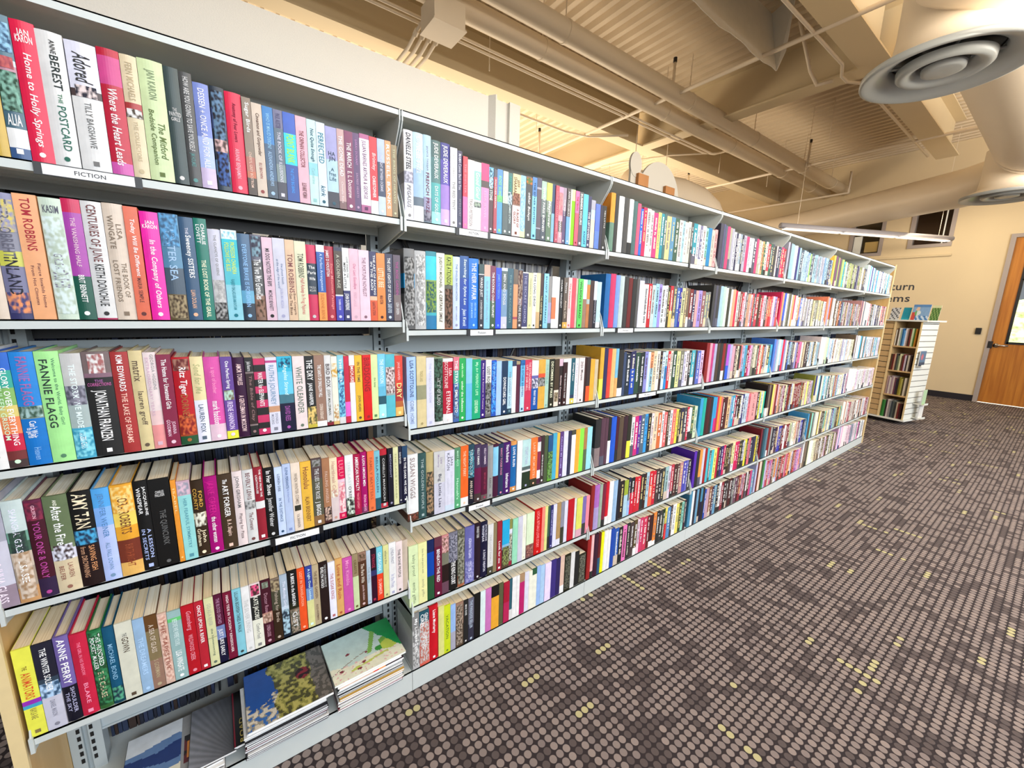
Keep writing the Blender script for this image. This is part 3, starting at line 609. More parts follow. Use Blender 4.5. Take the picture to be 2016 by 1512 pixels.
-786 37 233 h 111;.4246;.45479;.52123;.56211|*~.4~.55~4ad~.9~135|AMY TAN~.02~.38~fec~.62|SAVING FISH~.57~.84~d96~.25~.18|from DROWNING~.57~.9~c97~.25~-.2
-749 30 232 h 5ae;.28bf;.4bcf|JENNIFER WEINER~.05~.52~58b~.32|ALL FALL DOWN~.58~.88~79b~.25
-719 40 233 h ea3;.3fd6;.45ea3;.6732;.85eb6|*~.02~.3~fd8~.9~ea3|NORA ROBERTS~.1~.53~742~.45|BIRTHRIGHT~.65~.9~942~.35
-679 27 233 h 111|JACQUELINE~.06~.38~fff~.25~.2|WINSPEAR~.07~.36~fff~.28~-.18|A LESSON~.53~.86~bcf~.25~.2|IN SECRETS~.53~.88~bcf~.25~-.2
-652 40 232 p 0a0a0a|CHARLES~.13~.16~ddd~.4~0~h|PALLISER~.165~.195~ddd~.45~0~h|THE QUINCUNX~.35~.75~666~.35
-611 11 222 p e93|ISABEL~.1~.4~fd9~.4
-600 27 216 p cab;.189dd|*~.02~.17~99a~.8~dbc|HER FEARFUL SYMMETRY~.22~.85~59a~.25
-574 27 210 h 321;.42cb9;.5654;.58321|*~.42~.6~eed~.8~543|FORD~.14~.35~da4~.28~.2|COUNTY~.1~.38~da4~.28~-.2|John~.65~.82~fec~.28~.2|Grisham~.63~.86~fec~.28~-.2
-547 29 214 h a07|JANE GREEN~.05~.5~c08~.5|the other woman~.52~.86~fff~.35
-518 32 213 h 432|The~.06~.12~fff~.3~0~i|ART FORGER~.14~.56~fff~.38|B. A. Shapiro~.6~.82~ecb~.4~0~i
-486 23 215 h edd|JOHN GRISHAM~.06~.48~666~.35|Playing for Pizza~.56~.9~766~.4~0~i
-463 25 214 h ddd;.42999;.52ddd|*~.42~.53~bbb~.9~666|BEVERLY LEWIS~.04~.4~744~.4|The Covenant~.58~.82~744~.38
-438 22 216 h 923;.46eee;.56923|THE VIEW FROM THE~.03~.4~fff~.22~.2|LIGHTHOUSE~.1~.35~fff~.22~-.2
-416 27 209 h 111|In Her Shoes~.04~.38~fff~.42|Jennifer Weiner~.42~.84~ddd~.42
-389 20 207 p cdf|LOREN DEE~.1~.35~456~.3|IN THE DISTANCE~.45~.8~357~.35
-369 21 212 p bce|ELENA FERRANTE~.05~.35~358~.32|My Brilliant Friend~.36~.55~89c~.3
-348 24 211 p edc|*~.62~.7~221~.7~332|WHEN WINTER COMES~.15~.6~876~.35|V.A. SHANNON~.75~.95~655~.32
-324 29 209 p eb4|Honolulu~.08~.4~843~.5|ALAN BRENNERT~.52~.9~742~.4
-295 29 213 p 544;.3554;.85864|*~.02~.12~999~.8~443|THE LIES THEY ROSE~.15~.6~ddd~.4|J BIGGS~.64~.85~fff~.4
-266 22 208 p a75;.75422|*~.75~.96~dba~.8~211|FALLING ANGELS~.2~.68~dba~.35
-245 22 205 p edb;.6dcc|*~.5~.62~c98~.8~eed|Heartbreak Cafe~.05~.55~c98~.45~0~i
-223 22 202 h d15;.35ecd;.9d15|*~.4~.88~fdd~.8~d78|LULU~.05~.3~f89~.6
-201 25 205 p eee;.7332|*~.68~.96~ded~.9~222|THE LAST~.1~.5~cdd~.3|O'REE~.5~.7~555~.35
-176 22 202 h a14|AMERICAN ROYALTY~.04~.6~fff~.45|TRACEY LIVESAY~.63~.9~f9a~.3
-154 20 205 h a06;.9836|A LION AMONG MEN~.05~.55~fff~.4|FIONA DAVIS~.7~.97~fbd~.4
-133 22 204 p e74|FAMILY MATTERS~.1~.8~b53~.4
-112 19 202 p 7bc;.8256|BELLA POLLEN~.1~.7~357~.35
-93 24 203 h b23;.1111;.92c34|CORELLI'S MANDOLIN~.15~.88~ccc~.3
-68 19 202 p 112|MIDNIGHT~.1~.5~99b~.3
-50 18 203 p dda|THE LACE READER~.1~.9~aa7~.3
-31 12 202 ps 113|DAN BAUER~.1~.3~ddd~.5
-19 19 201 p 246;.2113|IN THE DARK WE HIDE~.2~.85~fff~.4
@05
-911 29 230 p ee5;.5893b;.634ac;.67ee5|THE~.2~.24~742~.25|ANIMATORS~.27~.56~d52~.5|KAYLA RAE~.68~.8~874~.35
-882 32 228 p 223;.4345;.59bd;.6ccd|*~.45~.62~bdf~.95~357|THE WINTER SOLDIER~.06~.55~fff~.32|DANIEL MASON~.66~.85~889~.25
-850 25 229 h 76a;.58112|ANNE PERRY~.03~.55~fff~.5|SHOULDER~.6~.9~bbd~.26~.18|THE SKY~.65~.88~bbd~.26~-.2
-825 29 223 h c24|THE GIRL IN HIS SHADOW~.1~.5~f8a~.2|BLAKE~.6~.85~f9b~.25
-796 25 218 h 274;.4252;.8363|*~.02~.95~385~.95~142|THE HUNDRED~.05~.45~fff~.3~.2|POCKET MAKER~.08~.48~fff~.3~-.2|EVE CHASE~.52~.85~dca~.4
-771 21 216 h 157;.8145|*~.78~.96~5a8~.9~134|MICHAEL BOND~.22~.68~8bd~.42
-749 32 217 p ddc|THE~.14~.18~666~.25|GOWN~.19~.38~543~.38
-717 22 213 p 9bd|THE DREAMERS~.25~.75~bdf~.45
-696 25 212 p 642;.2875;.6976|A SEA OF GLASS~.12~.5~dcb~.4|S GORMAN~.6~.85~ba8~.35
-671 19 208 p dba|*~.02~.95~c98~.8~ecb|THE TAPESTRY~.1~.8~954~.45
-652 28 205 p 9bb;.16c7;.159bb|BEFORE WE WERE YOURS~.12~.5~dee~.35|LISA WINGATE~.58~.88~fff~.45
-624 27 208 p b12|Gutenberg~.08~.35~e9a~.5~0~i|WILDWOOD CREEK~.42~.8~e9a~.35
-597 20 208 p b23|ONCE UPON A RIVER~.05~.6~fff~.4
-576 21 210 p dda;.58443;.585dda|GO AS A RIVER~.08~.4~bba~.4|the homecoming~.45~.85~676~.3
-556 20 211 p 513;.4578b;.65113|THE BLOOD ORCHID~.05~.42~b8a~.4|JUST LIKE EARLY~.5~.9~fff~.45
-535 21 209 p 713|HIGH TIDE IN TUCSON * KINGSOLVER~.04~.9~fee~.3
-514 21 210 p 8cd|LILLIAN BOXFISH TAKES A WALK~.04~.65~344~.4
-493 20 209 p eee|THE SILVER LINING~.2~.7~ccc~.5
-473 26 210 p edd;.2222;.55eed|*~.02~.18~e58~.8~422|KATE JACOBS~.2~.54~ffe~.42|Comfort Food~.62~.85~888~.35
-448 26 210 p 412;.5b87;.65412|*~.03~.12~898~.6~665|*~.52~.66~dba~.8~865|Doctor Rose~.2~.5~b89~.35|LYNDA LOUIS~.7~.88~c9a~.35
-422 23 205 p 876;.12443;.5321|*~.02~.2~a97~.9~543|Fishing for Birds~.2~.7~ba9~.5
-399 20 209 p abc;.5cde;.6345;.8123|*~.55~.95~acd~.9~234|The Monday Girls~.1~.5~eef~.5~0~i
-378 26 213 p 111;.5221;.6765;.9333|*~.62~.98~a98~.9~443|A BRIDE in the BARGAIN~.04~.55~fff~.35|GIST~.65~.9~ddd~.5
-353 21 211 p e52|LOST IN TRANSLATION~.05~.6~fb9~.35
-331 20 210 p 349;.3579c;.55dd9|A Light Over London~.04~.55~dff~.45
-312 19 208 p ba8|THE JEWEL GARDEN~.1~.55~643~.4|ALICE HOFFMAN~.65~.92~532~.3
-293 26 209 p 211|THE SEVEN HUSBANDS OF~.05~.42~bbb~.22~.2|EVELYN HUGO~.08~.42~fff~.32~-.15
-267 21 200 p eef|THE SUGAR KINGS~.2~.65~b66~.45
-246 22 204 p da6|Love and Ruin~.1~.7~b53~.5
-224 30 198 p c5a|Mrs Kimble~.05~.5~e9c~.35
-194 19 201 p 986;.4cda|CELESTE~.1~.35~652~.4
-175 26 199 p 976;.15532|*~.02~.14~976~.8~431|The Paris Wife~.2~.55~edc~.4~0~i|paula mclain~.6~.88~dbb~.35
-149 14 198 p bcd|THE SHELL~.3~.6~89a~.5
-136 20 200 p 212;.4336;.5302|STRANGE~.1~.35~a24~.5
-116 21 199 p 7cd;.5e42|GEORGINA~.1~.45~eff~.5|SUMMER~.6~.9~fba~.5
-94 20 198 p dd9|where the~.1~.35~886~.4
-74 25 200 p eee|LYNDA PINOT~.1~.4~99a~.4|In the Pines~.6~.85~aac~.5
-49 23 196 p edd|THE BONE PEOPLE~.15~.7~444~.4
-26 21 193 h cba
@11
9 29 251 h ddd;.45aab;.58dde|*~.45~.57~ccd~.9~889|DANIELLE STEEL~.03~.43~334~.5~0~i|PEGASUS~.6~.85~888~.4~0~i
38 33 251 h bde;.49bd;.72567;.82eee|DANIELLE STEEL~.05~.45~eff~.45~0~i
71 26 252 h acd;.799b;.85678|*~.85~.98~99a~.9~556|JANICE TREGAR~.12~.4~99b~.2|FRENCH PRIZE~.42~.88~735~.4~0~b
97 32 244 h 466;.2477;.54aa;.859dd|JUDE DEVERAUX~.03~.45~fff~.4|DAYS OF GOLD~.54~.88~eff~.35
129 32 244 h 338;.254a;.597c;.8cae|JUDE DEVERAUX~.03~.48~fff~.45
161 25 237 p eee|ANITA DIAMANT~.08~.38~bbb~.3|THE RED TENT~.42~.78~888~.4
186 21 234 h 335|MAMA Comes Back to You~.04~.5~dde~.45|BETH DUKE~.62~.85~99a~.35
207 18 221 p d34;.3e24;.55d6a|THE SHELTER~.1~.5~f9a~.4
225 25 215 p edd|TRACI PETERSON~.55~.95~999~.5
249 28 214 p eee;.138db;.55dee;.6455;.65eee|*~.58~.66~aba~.9~445|Good Grief~.15~.52~fff~.55~0~i
277 31 216 p e37;.25433;.35e8b|LISA JEWEL~.4~.8~fbd~.3
307 19 209 p 5ad;.15233;.45412|*~.02~.3~adf~.9~356|GIANNI STONE~.15~.5~fff~.6
327 15 207 p 445;.12a34|ANOTHER PERSON~.15~.6~fff~.35
341 23 210 p 48c;.45b7;.549c|ROSE SUMMER~.1~.5~9e9~.5
365 23 209 p bcb;.5455|THE CASTLE~.1~.48~eee~.45
387 19 207 p 266;.359bc;.5344|*~.3~.5~cde~.9~466|SAHARA~.05~.3~4a9~.5|JAMES LYON~.5~.8~dee~.4
407 36 209 p dc9;.35865;.5ecc|*~.3~.48~a76~.8~643|JEFF~.08~.2~643~.3~.2|SHAARA~.05~.3~643~.35~-.18|A BLAZE OF~.55~.85~743~.25~.2|GLORY~.6~.8~743~.25~-.2
442 24 210 p 8be;.85dea|*~.1~.9~8bf~.8~bdf
466 30 212 p 643;.12111|*~.02~.12~c74~.9~374|other Boleyn~.25~.7~fff~.45~0~i
496 22 215 p 37b;.37ce|THE OTHER EINSTEIN~.08~.75~146~.35
518 22 217 p 335;.1599a;.18434;.899a;.82223
540 25 210 p 9ba;.3566;.6234|WHILE PARIS BURNED~.1~.85~fff~.4
566 27 209 p dd5;.3787;.5464|Mayflower~.3~.75~fff~.6~0~i
592 17 209 ps 457;.58bd
610 19 208 p a24|ONE ITALIAN SUMMER~.1~.85~f9a~.3
628 22 206 p b8a;.3e9a;.6533;.8b89|*~.1~.5~e99~.9~b78|HARMONY~.6~.9~fff~.4
650 19 207 ps a9a;.4657|THE NEST~.2~.5~ddd~.4
670 20 208 p 322;.559c|ANN TURNBULL~.05~.5~ddd~.35
690 8 208 ps eed
697 19 209 ps dfa;.28d2
716 22 207 p e59;.4d35|THE TENTH~.1~.35~812~.4
738 22 207 p 333;.6413|SUMMER HOURS~.03~.6~fff~.5
760 28 203 p 3be;.64bd|KNOPF~.7~.95~146~.4
788 21 200 ps 446|THE LEFTOVERS~.3~.85~fff~.45
809 25 189 ps aab;.2bde;.4dcb
834 28 178 p 25c;.636b
862 20 178 ps 334
882 21 178 ps 333|TEN LITTLE~.1~.5~ddd~.3
@12
2 35 248 h 777;.30ae;.48222;.55777;.85555|*~.1~.95~aaa~.9~444
37 38 245 h bbb|*~.05~.95~ddd~.8~999|THE GOLDEN AGE~.1~.45~777~.35|JOAN LONDON~.65~.93~777~.35
75 37 247 h 189;.062ce;.368a5;.56a3;.653ab;.8207a|*~.38~.78~8a4~.9~256
112 30 245 h eed|JUDITH MICHAEL~.05~.45~665~.3|A CERTAIN SMILE~.48~.9~544~.35~0~i
142 30 242 h bc5;.4554;.6532;.92a64|*~.45~.98~865~.9~321|KATE ATKINSON~.03~.4~453~.55
172 27 239 h cdf|THE ENGLISH RENOVATION~.1~.6~78a~.25|MARY CAMDEN~.68~.88~99b~.2
199 34 244 h 259;.314a|Searching for Sylvie Lee~.04~.66~eff~.4~0~i|Jean Kwok~.72~.96~def~.4~0~i
233 39 239 h 07d|THE HEIR AFFAIR~.06~.58~fff~.45|HEATHER COCKS~.62~.84~adf~.2~.15|JESSICA MORGAN~.62~.84~adf~.2~-.2
272 22 223 p 244;.15fff;.16223|WARD JUST~.2~.5~fff~.45|A DANGEROUS FRIEND~.55~.85~ddd~.35
294 26 223 p ca9;.188ce|OUR ENEMY COUNTRY~.25~.9~9ab~.3
320 24 221 p 724;.55353|THE ROCKING CHAIR PROPHET~.1~.82~fff~.4
344 24 216 p 14e|JAMES PATTERSON~.1~.5~7ae~.4
368 27 218 p cde;.05566;.3579b;.8ccd|MEN AND DOGS~.1~.6~eee~.4
395 27 218 p 256|THE TRUE ACCOUNTS~.1~.9~8aa~.3
422 21 217 p 654;.25e96;.8a45;.84e96
443 22 219 p 567;.1866;.6433|*~.02~.5~a98~.9~533|PICTURE BRIDE~.5~.88~ddd~.5
465 27 210 p ddd;.02336;.97ddd|THE SECRET CHORD~.05~.9~aac~.4
492 22 209 p dda|FREDERICK REIKEN~.1~.6~aa8~.3
514 19 211 p eee|THE LONG DROP~.03~.6~332~.5
533 19 211 p eda;.7ca7
552 18 211 ps 544;.4222|THE HARVEST MAN~.4~.85~dc9~.5
570 25 212 p 8ce|ELLIOT ACKERMAN~.05~.9~367~.3
596 18 203 ps 999;.5aac;.9455
613 23 204 p eee;.4d74;.82eee
636 19 203 ps eee
655 21 204 ps 222|OSAMA VINCENT~.05~.6~ddd~.4
676 26 203 p 543;.88da4|Horse~.1~.3~ddd~.4|Amina Cain~.45~.8~dcb~.4
703 21 205 ps ecc|The Sweetness~.1~.6~c66~.4~0~i
724 23 205 ps d56
747 12 204 ps cba
759 30 204 p 5c5|WILSON'S BREAD~.05~.8~141~.4
789 24 203 ps dde;.4976
813 19 203 ps 7ba;.1c84;.4abb;.5b74
832 25 201 ps 433
857 20 200 ps dde;.4112|ANXIOUS PEOPLE~.4~.9~aab~.4
877 26 198 ps bde;.88eee
@13
4 33 242 h acf;.6cdf|LISA SCOTTOLINE~.05~.55~457~.38|COME HOME~.6~.93~89b~.38
37 34 243 p dc9;.4997;.6dc9|TENDER LAND~.2~.35~a96~.3
71 29 237 p dde|THE FORGOTTEN ROOM~.08~.65~bbd~.28
100 34 237 h 897;.15232;.9ddd|*~.02~.95~465~.9~121|ARTIST OF BLOOD~.3~.7~ddd~.35
134 39 231 h eee;.05b13;.85eee|LISA~.15~.27~fdd~.3~.2|SCOTTOLINE~.05~.45~fdd~.3~-.2|ETERNAL~.5~.85~fdd~.4
173 23 234 p d78;.25a9;.446a|*~.4~.95~58b~.9~446|THE STRAYS~.05~.45~fff~.5|EMILY BITTO~.5~.85~fff~.45
196 26 229 p 2a5|wells rendle~.08~.3~cfc~.3|under the influence~.36~.85~efe~.35
223 26 227 p 8ce;.46be
249 36 222 p 1a7|My A+ PERFECT LIFE~.05~.6~bfc~.4|LOUIS NOWRA~.68~.9~dfd~.4
284 22 217 p 317|Meg Reed & Summer in Tuscany~.05~.85~fdf~.3
306 26 218 p ddd;.4777;.55222;.8666|*~.5~.95~999~.9~111|LOST ROOMS~.12~.5~332~.5
332 22 214 p 14c;.525b|*~.02~.95~39e~.9~14a|TIM WINTON BREATH~.05~.75~8bf~.4
354 24 210 p acf
378 29 209 p 135|DOWNSTAIRS GIRL~.3~.82~fff~.45
407 21 208 p 8ce;.3bde;.9245|THE LONGEST ECHO~.2~.85~689~.4
428 20 207 p 235;.1eee
448 20 204 ps a97;.06513
468 22 208 p 26a;.16be;.5bdf|THE OTHER EINSTEIN~.05~.7~146~.4
490 35 208 p c35|THE EXTRAORDINARY~.05~.6~fcc~.28~.2|LIFE OF SAM HELL~.1~.6~fcc~.28~-.2
525 35 203 p eee;.366a;.36aab;.5615a|*~.36~.56~dde~.9~446|PENNY VINCENZI~.6~.9~fff~.3
560 37 205 p da4;.28d53;.36776;.54da4|*~.36~.54~999~.9~332
597 22 203 ps acb|THE STABLES~.1~.5~7aa~.35
619 28 204 p 221|DECEMBER BY PIKES~.05~.8~eec~.45
648 26 202 p 432;.65edc|*~.7~.9~a97~.8~432
674 22 202 ps dbc;.15211|Golden Country~.35~.85~fdd~.45
696 26 201 p eee;.07311|THE GLORIOUS THIEF~.3~.85~ddd~.3
723 21 201 ps eee
744 25 201 ps 156;.8235;.88dc5|Donigal Fever~.1~.5~fff~.4
768 22 200 ps eee|A FIELD OF POPPIES~.1~.9~bac~.4
790 35 201 p edd|Jojo Moyes~.08~.5~333~.45
824 16 202 ps 311
841 24 201 ps 322;.65e52
865 28 191 ps ea3
893 22 188 ps cb9
@14
-3 41 245 h eee;.88532|*~.88~.97~843~.9~321|SUSAN WIGGS~.05~.65~988~.42
38 30 242 h 355|THE GOLDEN PEOPLE~.08~.85~abb~.3
68 28 240 h ba7;.3cb8;.45a85;.6222|*~.3~.95~a86~.9~332
96 43 237 p ccc;.5ccd|Liane~.1~.2~98a~.2~.2|Moriarty~.05~.25~98a~.2~-.1|Big Little Lies~.36~.9~445~.35
139 39 233 p dde;.9cde|JAN~.1~.25~667~.25~.2|KARON~.04~.32~667~.28~-.15|SOMEWHERE SAFE WITH~.35~.9~ccd~.2~.2|SOMEBODY GOOD~.45~.9~ccd~.2~-.2
178 25 237 p 586;.25a7|MARY ALICE~.05~.3~bec~.3|Hannah's~.5~.85~cfd~.35
203 33 238 p e62;.85eee|THE NIGHT FERRY~.08~.5~fca~.35
236 28 238 h 245;.439a;.55112|*~.1~.55~49a~.9~124|THE FOUNDLING~.08~.5~dee~.35|ANN LEARY~.6~.92~dcb~.4
264 31 233 h 435;.4614;.85433|KELLY RIMMER~.06~.35~ddd~.3
295 29 227 h 435;.4513;.9655|KELLY RIMMER~.06~.35~dcd~.3|BEFORE I LET YOU~.5~.8~a35~.25
324 25 218 h 999|AARON~.6~.8~666~.4
349 25 219 h 413;.058ce;.6413
374 25 216 h 235|NANCY TUCKER PAIGE~.08~.6~d8a~.35
398 36 217 h 416|Nora Roberts~.05~.38~fff~.4|Inheritance~.6~.88~fff~.4
434 29 217 h d95;.0816a;.9d95|LOVE & RUIN~.12~.5~fff~.4
464 27 214 p eee
491 44 212 p bdd;.55566;.62ddd;.66232|STUART O'NAN~.15~.5~aac~.35
535 37 213 p e73;.85332|LARRY MCMURTRY~.1~.85~fb9~.35
572 20 210 ps 624;.1ddd;.3824;.7eee;.88413
592 20 213 ps 322|MATTER OF AN INSTANT~.4~.85~fff~.3
612 20 210 ps 453
632 27 208 p 258;.35464;.66a3|*~.35~.95~7a5~.9~232
659 24 213 ps 4ac
683 17 211 ps eb4
700 22 213 ps 537|CALLING ME HOME~.1~.8~bae~.35
723 27 211 ps ddf
749 22 209 ps 224
772 26 208 ps 443;.1eee
798 27 208 ps ea3
824 27 208 ps 8e4
851 22 207 ps a74;.5564
873 33 207 ps 9de
@15
-4 36 243 p deb|baby proof~.15~.5~897~.4|emily giffin~.6~.95~897~.4
32 34 243 p eea|love the one you're with~.1~.5~997~.3|emily giffin~.6~.9~aa8~.3
66 28 242 p 125;.204a;.6253
95 31 243 p 634;.15613|BENEATH THE RED~.2~.75~fff~.4
125 29 243 p c88;.3776;.5211;.8645|*~.03~.3~daa~.9~754
154 39 242 h 778;.3aab;.5111|*~.03~.5~99a~.9~445|THE KING COURT~.5~.9~fff~.45
193 31 242 h 776;.8a64|*~.03~.95~998~.9~443
225 43 243 h 66a|*~.6~.98~99c~.9~66a|ADRIANA TRIGIANI~.2~.55~ddf~.3|TONY'S WIFE~.62~.9~eef~.3
267 30 245 h 212|CHARLES TODD~.05~.25~ddd~.35
297 32 242 h 113|JACQUELINE~.05~.35~dde~.3~.2|WINSPEAR~.05~.35~dde~.3~-.2|A SUNLIT WEAPON~.5~.9~dde~.35
329 27 223 p ddd;.85443|THE LOST FAMILY~.2~.8~bbb~.35
356 19 220 ps 875
375 24 222 p 923|Look for me~.4~.85~fff~.4
400 37 217 p 2ad;.58bd;.6543|*~.55~.95~895~.9~432
436 17 211 ps 884;.2dde;.65453;.85913|*~.3~.9~ccb~.9~554
453 28 210 p 9db
481 26 211 p ccd
507 21 211 ps eed|something blue~.2~.5~cca~.4
528 42 212 p dec;.7755|*~.7~.96~a76~.9~633
571 43 218 p c11|LOCAL RITUALS LOVE STORY~.05~.85~f99~.35
613 20 216 ps e87
633 17 215 ps dd8
650 14 211 ps 354;.7222
665 18 211 ps 226|THE COTTAGE AT HIGHTIDE~.1~.7~ccf~.35
682 22 210 ps ddf
704 26 211 ps a85;.85dde
730 21 209 ps 889;.6332
752 22 208 ps dde
773 41 209 p b12
814 16 204 ps ddd
830 39 201 p dd6;.8dab
869 27 197 ps 76a;.7333
896 24 196 ps e89
@16
4 28 237 p 888;.3bbb|*~.3~.95~ccc~.9~777|My Lovers Sofa~.1~.7~fff~.5
32 40 232 p 256;.25bbb;.6d65|*~.2~.95~ccc~.9~b65|GINA~.05~.2~fff~.35~.2|CIREL~.05~.3~fff~.35~-.2|SHIPSTEAD~.4~.7~eee~.4
72 37 236 h c12|Liane Moriarty~.08~.5~fff~.45
109 25 219 p dd8
133 28 212 p cd2|VACATION~.2~.7~682~.4
161 23 203 p 9be;.6aab
184 35 199 p 976;.5543|*~.05~.95~a98~.8~432
219 22 197 p 222|MINK RIVER~.1~.35~ddd~.4
241 27 195 p 667;.6334|THE PARADISE SELLER~.05~.7~bcd~.5
269 30 203 p 111
298 25 203 p dee
323 29 203 p c7b
352 39 201 p 111;.25ea3
392 23 200 ps 553
415 31 194 p a13;.5b25
446 16 198 ps 256;.75ddd
462 23 200 ps eee
485 17 199 ps eee
502 28 199 ps a86;.2b16
530 24 198 ps dde
554 20 194 ps eed
573 27 197 ps 253;.15eed
600 22 200 ps 9be
622 26 196 ps ace
648 37 196 p edf
685 34 197 ps 327
719 26 193 ps 215
745 27 199 ps dba;.8eee
772 40 194 p 221|*~.05~.95~665~.8~111
812 29 192 ps ddd
841 30 184 ps 111
871 48 159 ps 221|*~.05~.95~776~.8~111
'''
FAR = '''
21 e93>687 333 eee 444 eee d57 26c c25 edc dcc b37 ed7 289 466 cb8 58a 354 edc 9cd ccb 444 dde 668 eee 8cb 17a cba e99
31 334 446 456 998 dde 89a 223 99a c36 ddd 445 ccc d96 eed c34 254 333 dcc 224 a12
41 ccc 226 456 9bd 68a 9d7 456 445 89a 99a bbc 347 8ab
51 fc5 736 9a6 3ac bdd 887 225 99a 665 dca ddd 555 336
61 ecd ccd 2af 138 7bd bcc ddd cdd bdd cdd cdd bcc eed bbb
22 16a c36 79d 333 611 222 555 dde eee b12 bcc 9ce cdd eee 332 b23>eb6 555 46a 229 cc9 876 654 722 335 d99 98d 855 788 777
32 333 445 9bd acb eed dee e97 eed 622 b34 555 dbc c24 ebc 332 d66 c22 d45 98b b44
42 c25 35b eee e96 edc 57c 779 ddd 888 667 554 776 dc9 ccd
52 d52 ddd 543 e86 447 99b 9ba 776 baa 866 987
62 b88 333 bce dde 335 888 edd c67 b78 bbb
23 da3>ee5 225 d43 eb7 7bd>da6 346 123 225>14a 243 122 88c cde e96>9cd dca eed 322 bdd>28c c12 edc ee9 776 cce edd 222 4ab 334 56b dbd
33 811 d9a 432 222 333 a5c>25c aac 544 222 d77 711 b37 dac 776 443 b45 c44 edb 554 3ac
43 47c d14 35a 222 335 88b 612 d69 edc 876 dca 433 abc 9bc
53 dee dde bda 9bd eee 755 dcb ccb 99b dcc eee ddb
63 ddd cdd edd 654 29b cde ccd bbb
24 222>877 534 111>fff 15c 402 543 312 221>ee4 eee c27 529 567 39d 222 edd eca c63 432 eee d66 ed4 332 224 444 c24 eee 464 cdb
34 311 411 222 39c>c27 b24 e93 d66 411 eb8 8ac 29b b24 222 eee 226 bcd d67 e99 311 ee5 dd9 1a9
44 211 311 ea8 711 cab 623 334 511 bce dca 554 ed6 dda 765 aab
54 883 ddb ddd 223 9ce ddd 322 ddd b56 5ab 227 c8a
64 eee ddd dcc edd ddd ece dcb
25 811 a6b>a9c 9a9 713 c02 eee 9bd 112 211 9a3>acd 224>9be 111>c13 c12 c23 222 311 acd c12>e64 c13 433 222 333 9bb dcd b34 422 533 b88 44a 66b 333
35 52a e94 911 4bc ee7 b13 326 c15 222 321 432 544 eea c15 b15 332 222 ccd 222 d67 224 334 ed3 555
45 256 711 999 222 224 223 413 225 712 eee cda eed edb d97 dcc 33a 335 578
55 edc 443 dc6 eda 49c 66b 9aa 543 8cb
65 944 edc dcb ddd 534 ccd eee a46 644 c9a bbb
26 911 ebb 302 611>257 ee0 eee 14a 25a 111 e7b 222 433 542 ecd c36 c35 611 311 e83 222 333 131 ed6>d33 58b 433 eee 342 8cb 312
36 eee 223 48a>113 222 14a 853 324 eee 211 322 433 111 777 645 411 823 b9a a45 b47 69b
46 621 ecb 342 384 bbd a33 c68 533 e95 333 876 b57 d9c 96a
56 eec dca 765 eee dcd 711 eee 565 443
66 55a dac 99b 8aa dcd edd c5a 222 eee 9ab ddd eee
'''
# ---------------------------------------------------------------- books
# one line per book: left edge, thickness, height (mm), h hardback / p paperback (s: one of the many small far ones), spine colour bands,
# then the words on the spine: text~from~to~colour~width~offset~style
from mathutils import noise as mnoise
PAL = {'white': 'f0f0f0', 'pale-grey': 'cccccc', 'grey': '999999', 'dark-grey': '5a5a5e', 'charcoal': '333338', 'black': '111111', 'cream': 'eeddbb', 'ivory': 'f0e8dc', 'beige': 'd8c4a4', 'tan': 'b89a70', 'brown': '7a5538', 'dark-brown': '3f2820',
 'red': 'd02020', 'crimson': 'bb1133', 'maroon': '6a1528', 'coral': 'e06055', 'orange': 'e8803c', 'gold': 'e0ac44', 'yellow': 'eee050', 'pale-yellow': 'e4e2a6', 'lime': '90e048', 'green': '30a858', 'pale-green': 'a6dea0', 'olive': '757040', 'dark-green': '28502f', 'sage': '778866',
 'teal': '2a8088', 'dark-teal': '335560', 'aqua': '78cfd8', 'mint': '9cdcc4', 'sky-blue': '55b4e4', 'pale-blue': 'b4d4ee', 'blue': '2a6ac8', 'royal-blue': '1040c0', 'navy': '182048', 'slate-blue': '56708c', 'steel-blue': '8aa4c0', 'lavender': 'aaaadd', 'lilac': 'ccb8dd', 'purple': '5a2a88', 'violet': '6a60b0', 'plum': '4a1f48', 'mauve': '9a7a94', 'magenta': 'c02aa0', 'pink': 'e070a0', 'hot-pink': 'dd2277', 'pale-pink': 'eec6cc', 'peach': 'f0b890'}
PALR = {k: tuple(int(v[i:i+2], 16) for i in (0, 2, 4)) for k, v in PAL.items()}
def cname(c):
    if len(c) == 3: c = ''.join(a*2 for a in c)
    r, g, b = [int(c[i:i+2], 16) for i in (0, 2, 4)]
    return min(PALR, key=lambda k: (PALR[k][0]-r)**2*.9+(PALR[k][1]-g)**2*1.3+(PALR[k][2]-b)**2*.8)
def bands(s):
    out = []
    for i, q in enumerate(s.split(';')):
        q = q.replace(',', '')
        out.append((0.0, q) if i == 0 else (float(q[:-3]), q[-3:]))
    return out
recs = []
for ln in DATA.strip().split('\n'):
    if ln[0] == '@': key = (int(ln[1]), int(ln[2])); n_ = 0; continue
    q = ln.split('|'); a = q[0].split()
    B = bands(a[4]); F = [b_[0] for b_ in B]+[1.0]
    dom = {}
    for i, (f, c) in enumerate(B): dom[cname(c)] = dom.get(cname(c), 0)+F[i+1]-f
    ds = sorted(dom, key=lambda k: -dom[k])
    n_ += 1
    T = [t.split('~') for t in q[1:] if t.count('~') >= 3]
    recs.append(dict(b=key[0], r=key[1], n=n_, x=int(a[0])/1000, w=int(a[1])/1000, h=int(a[2])/1000, k=a[3][0], far='s' in a[3], B=B, c=ds[0], c2=ds[1] if len(ds) > 1 and dom[ds[1]] > .22 else None, T=T))
ROW = {1: 'top', 2: 'second', 3: 'third', 4: 'fourth', 5: 'fifth', 6: 'bottom'}
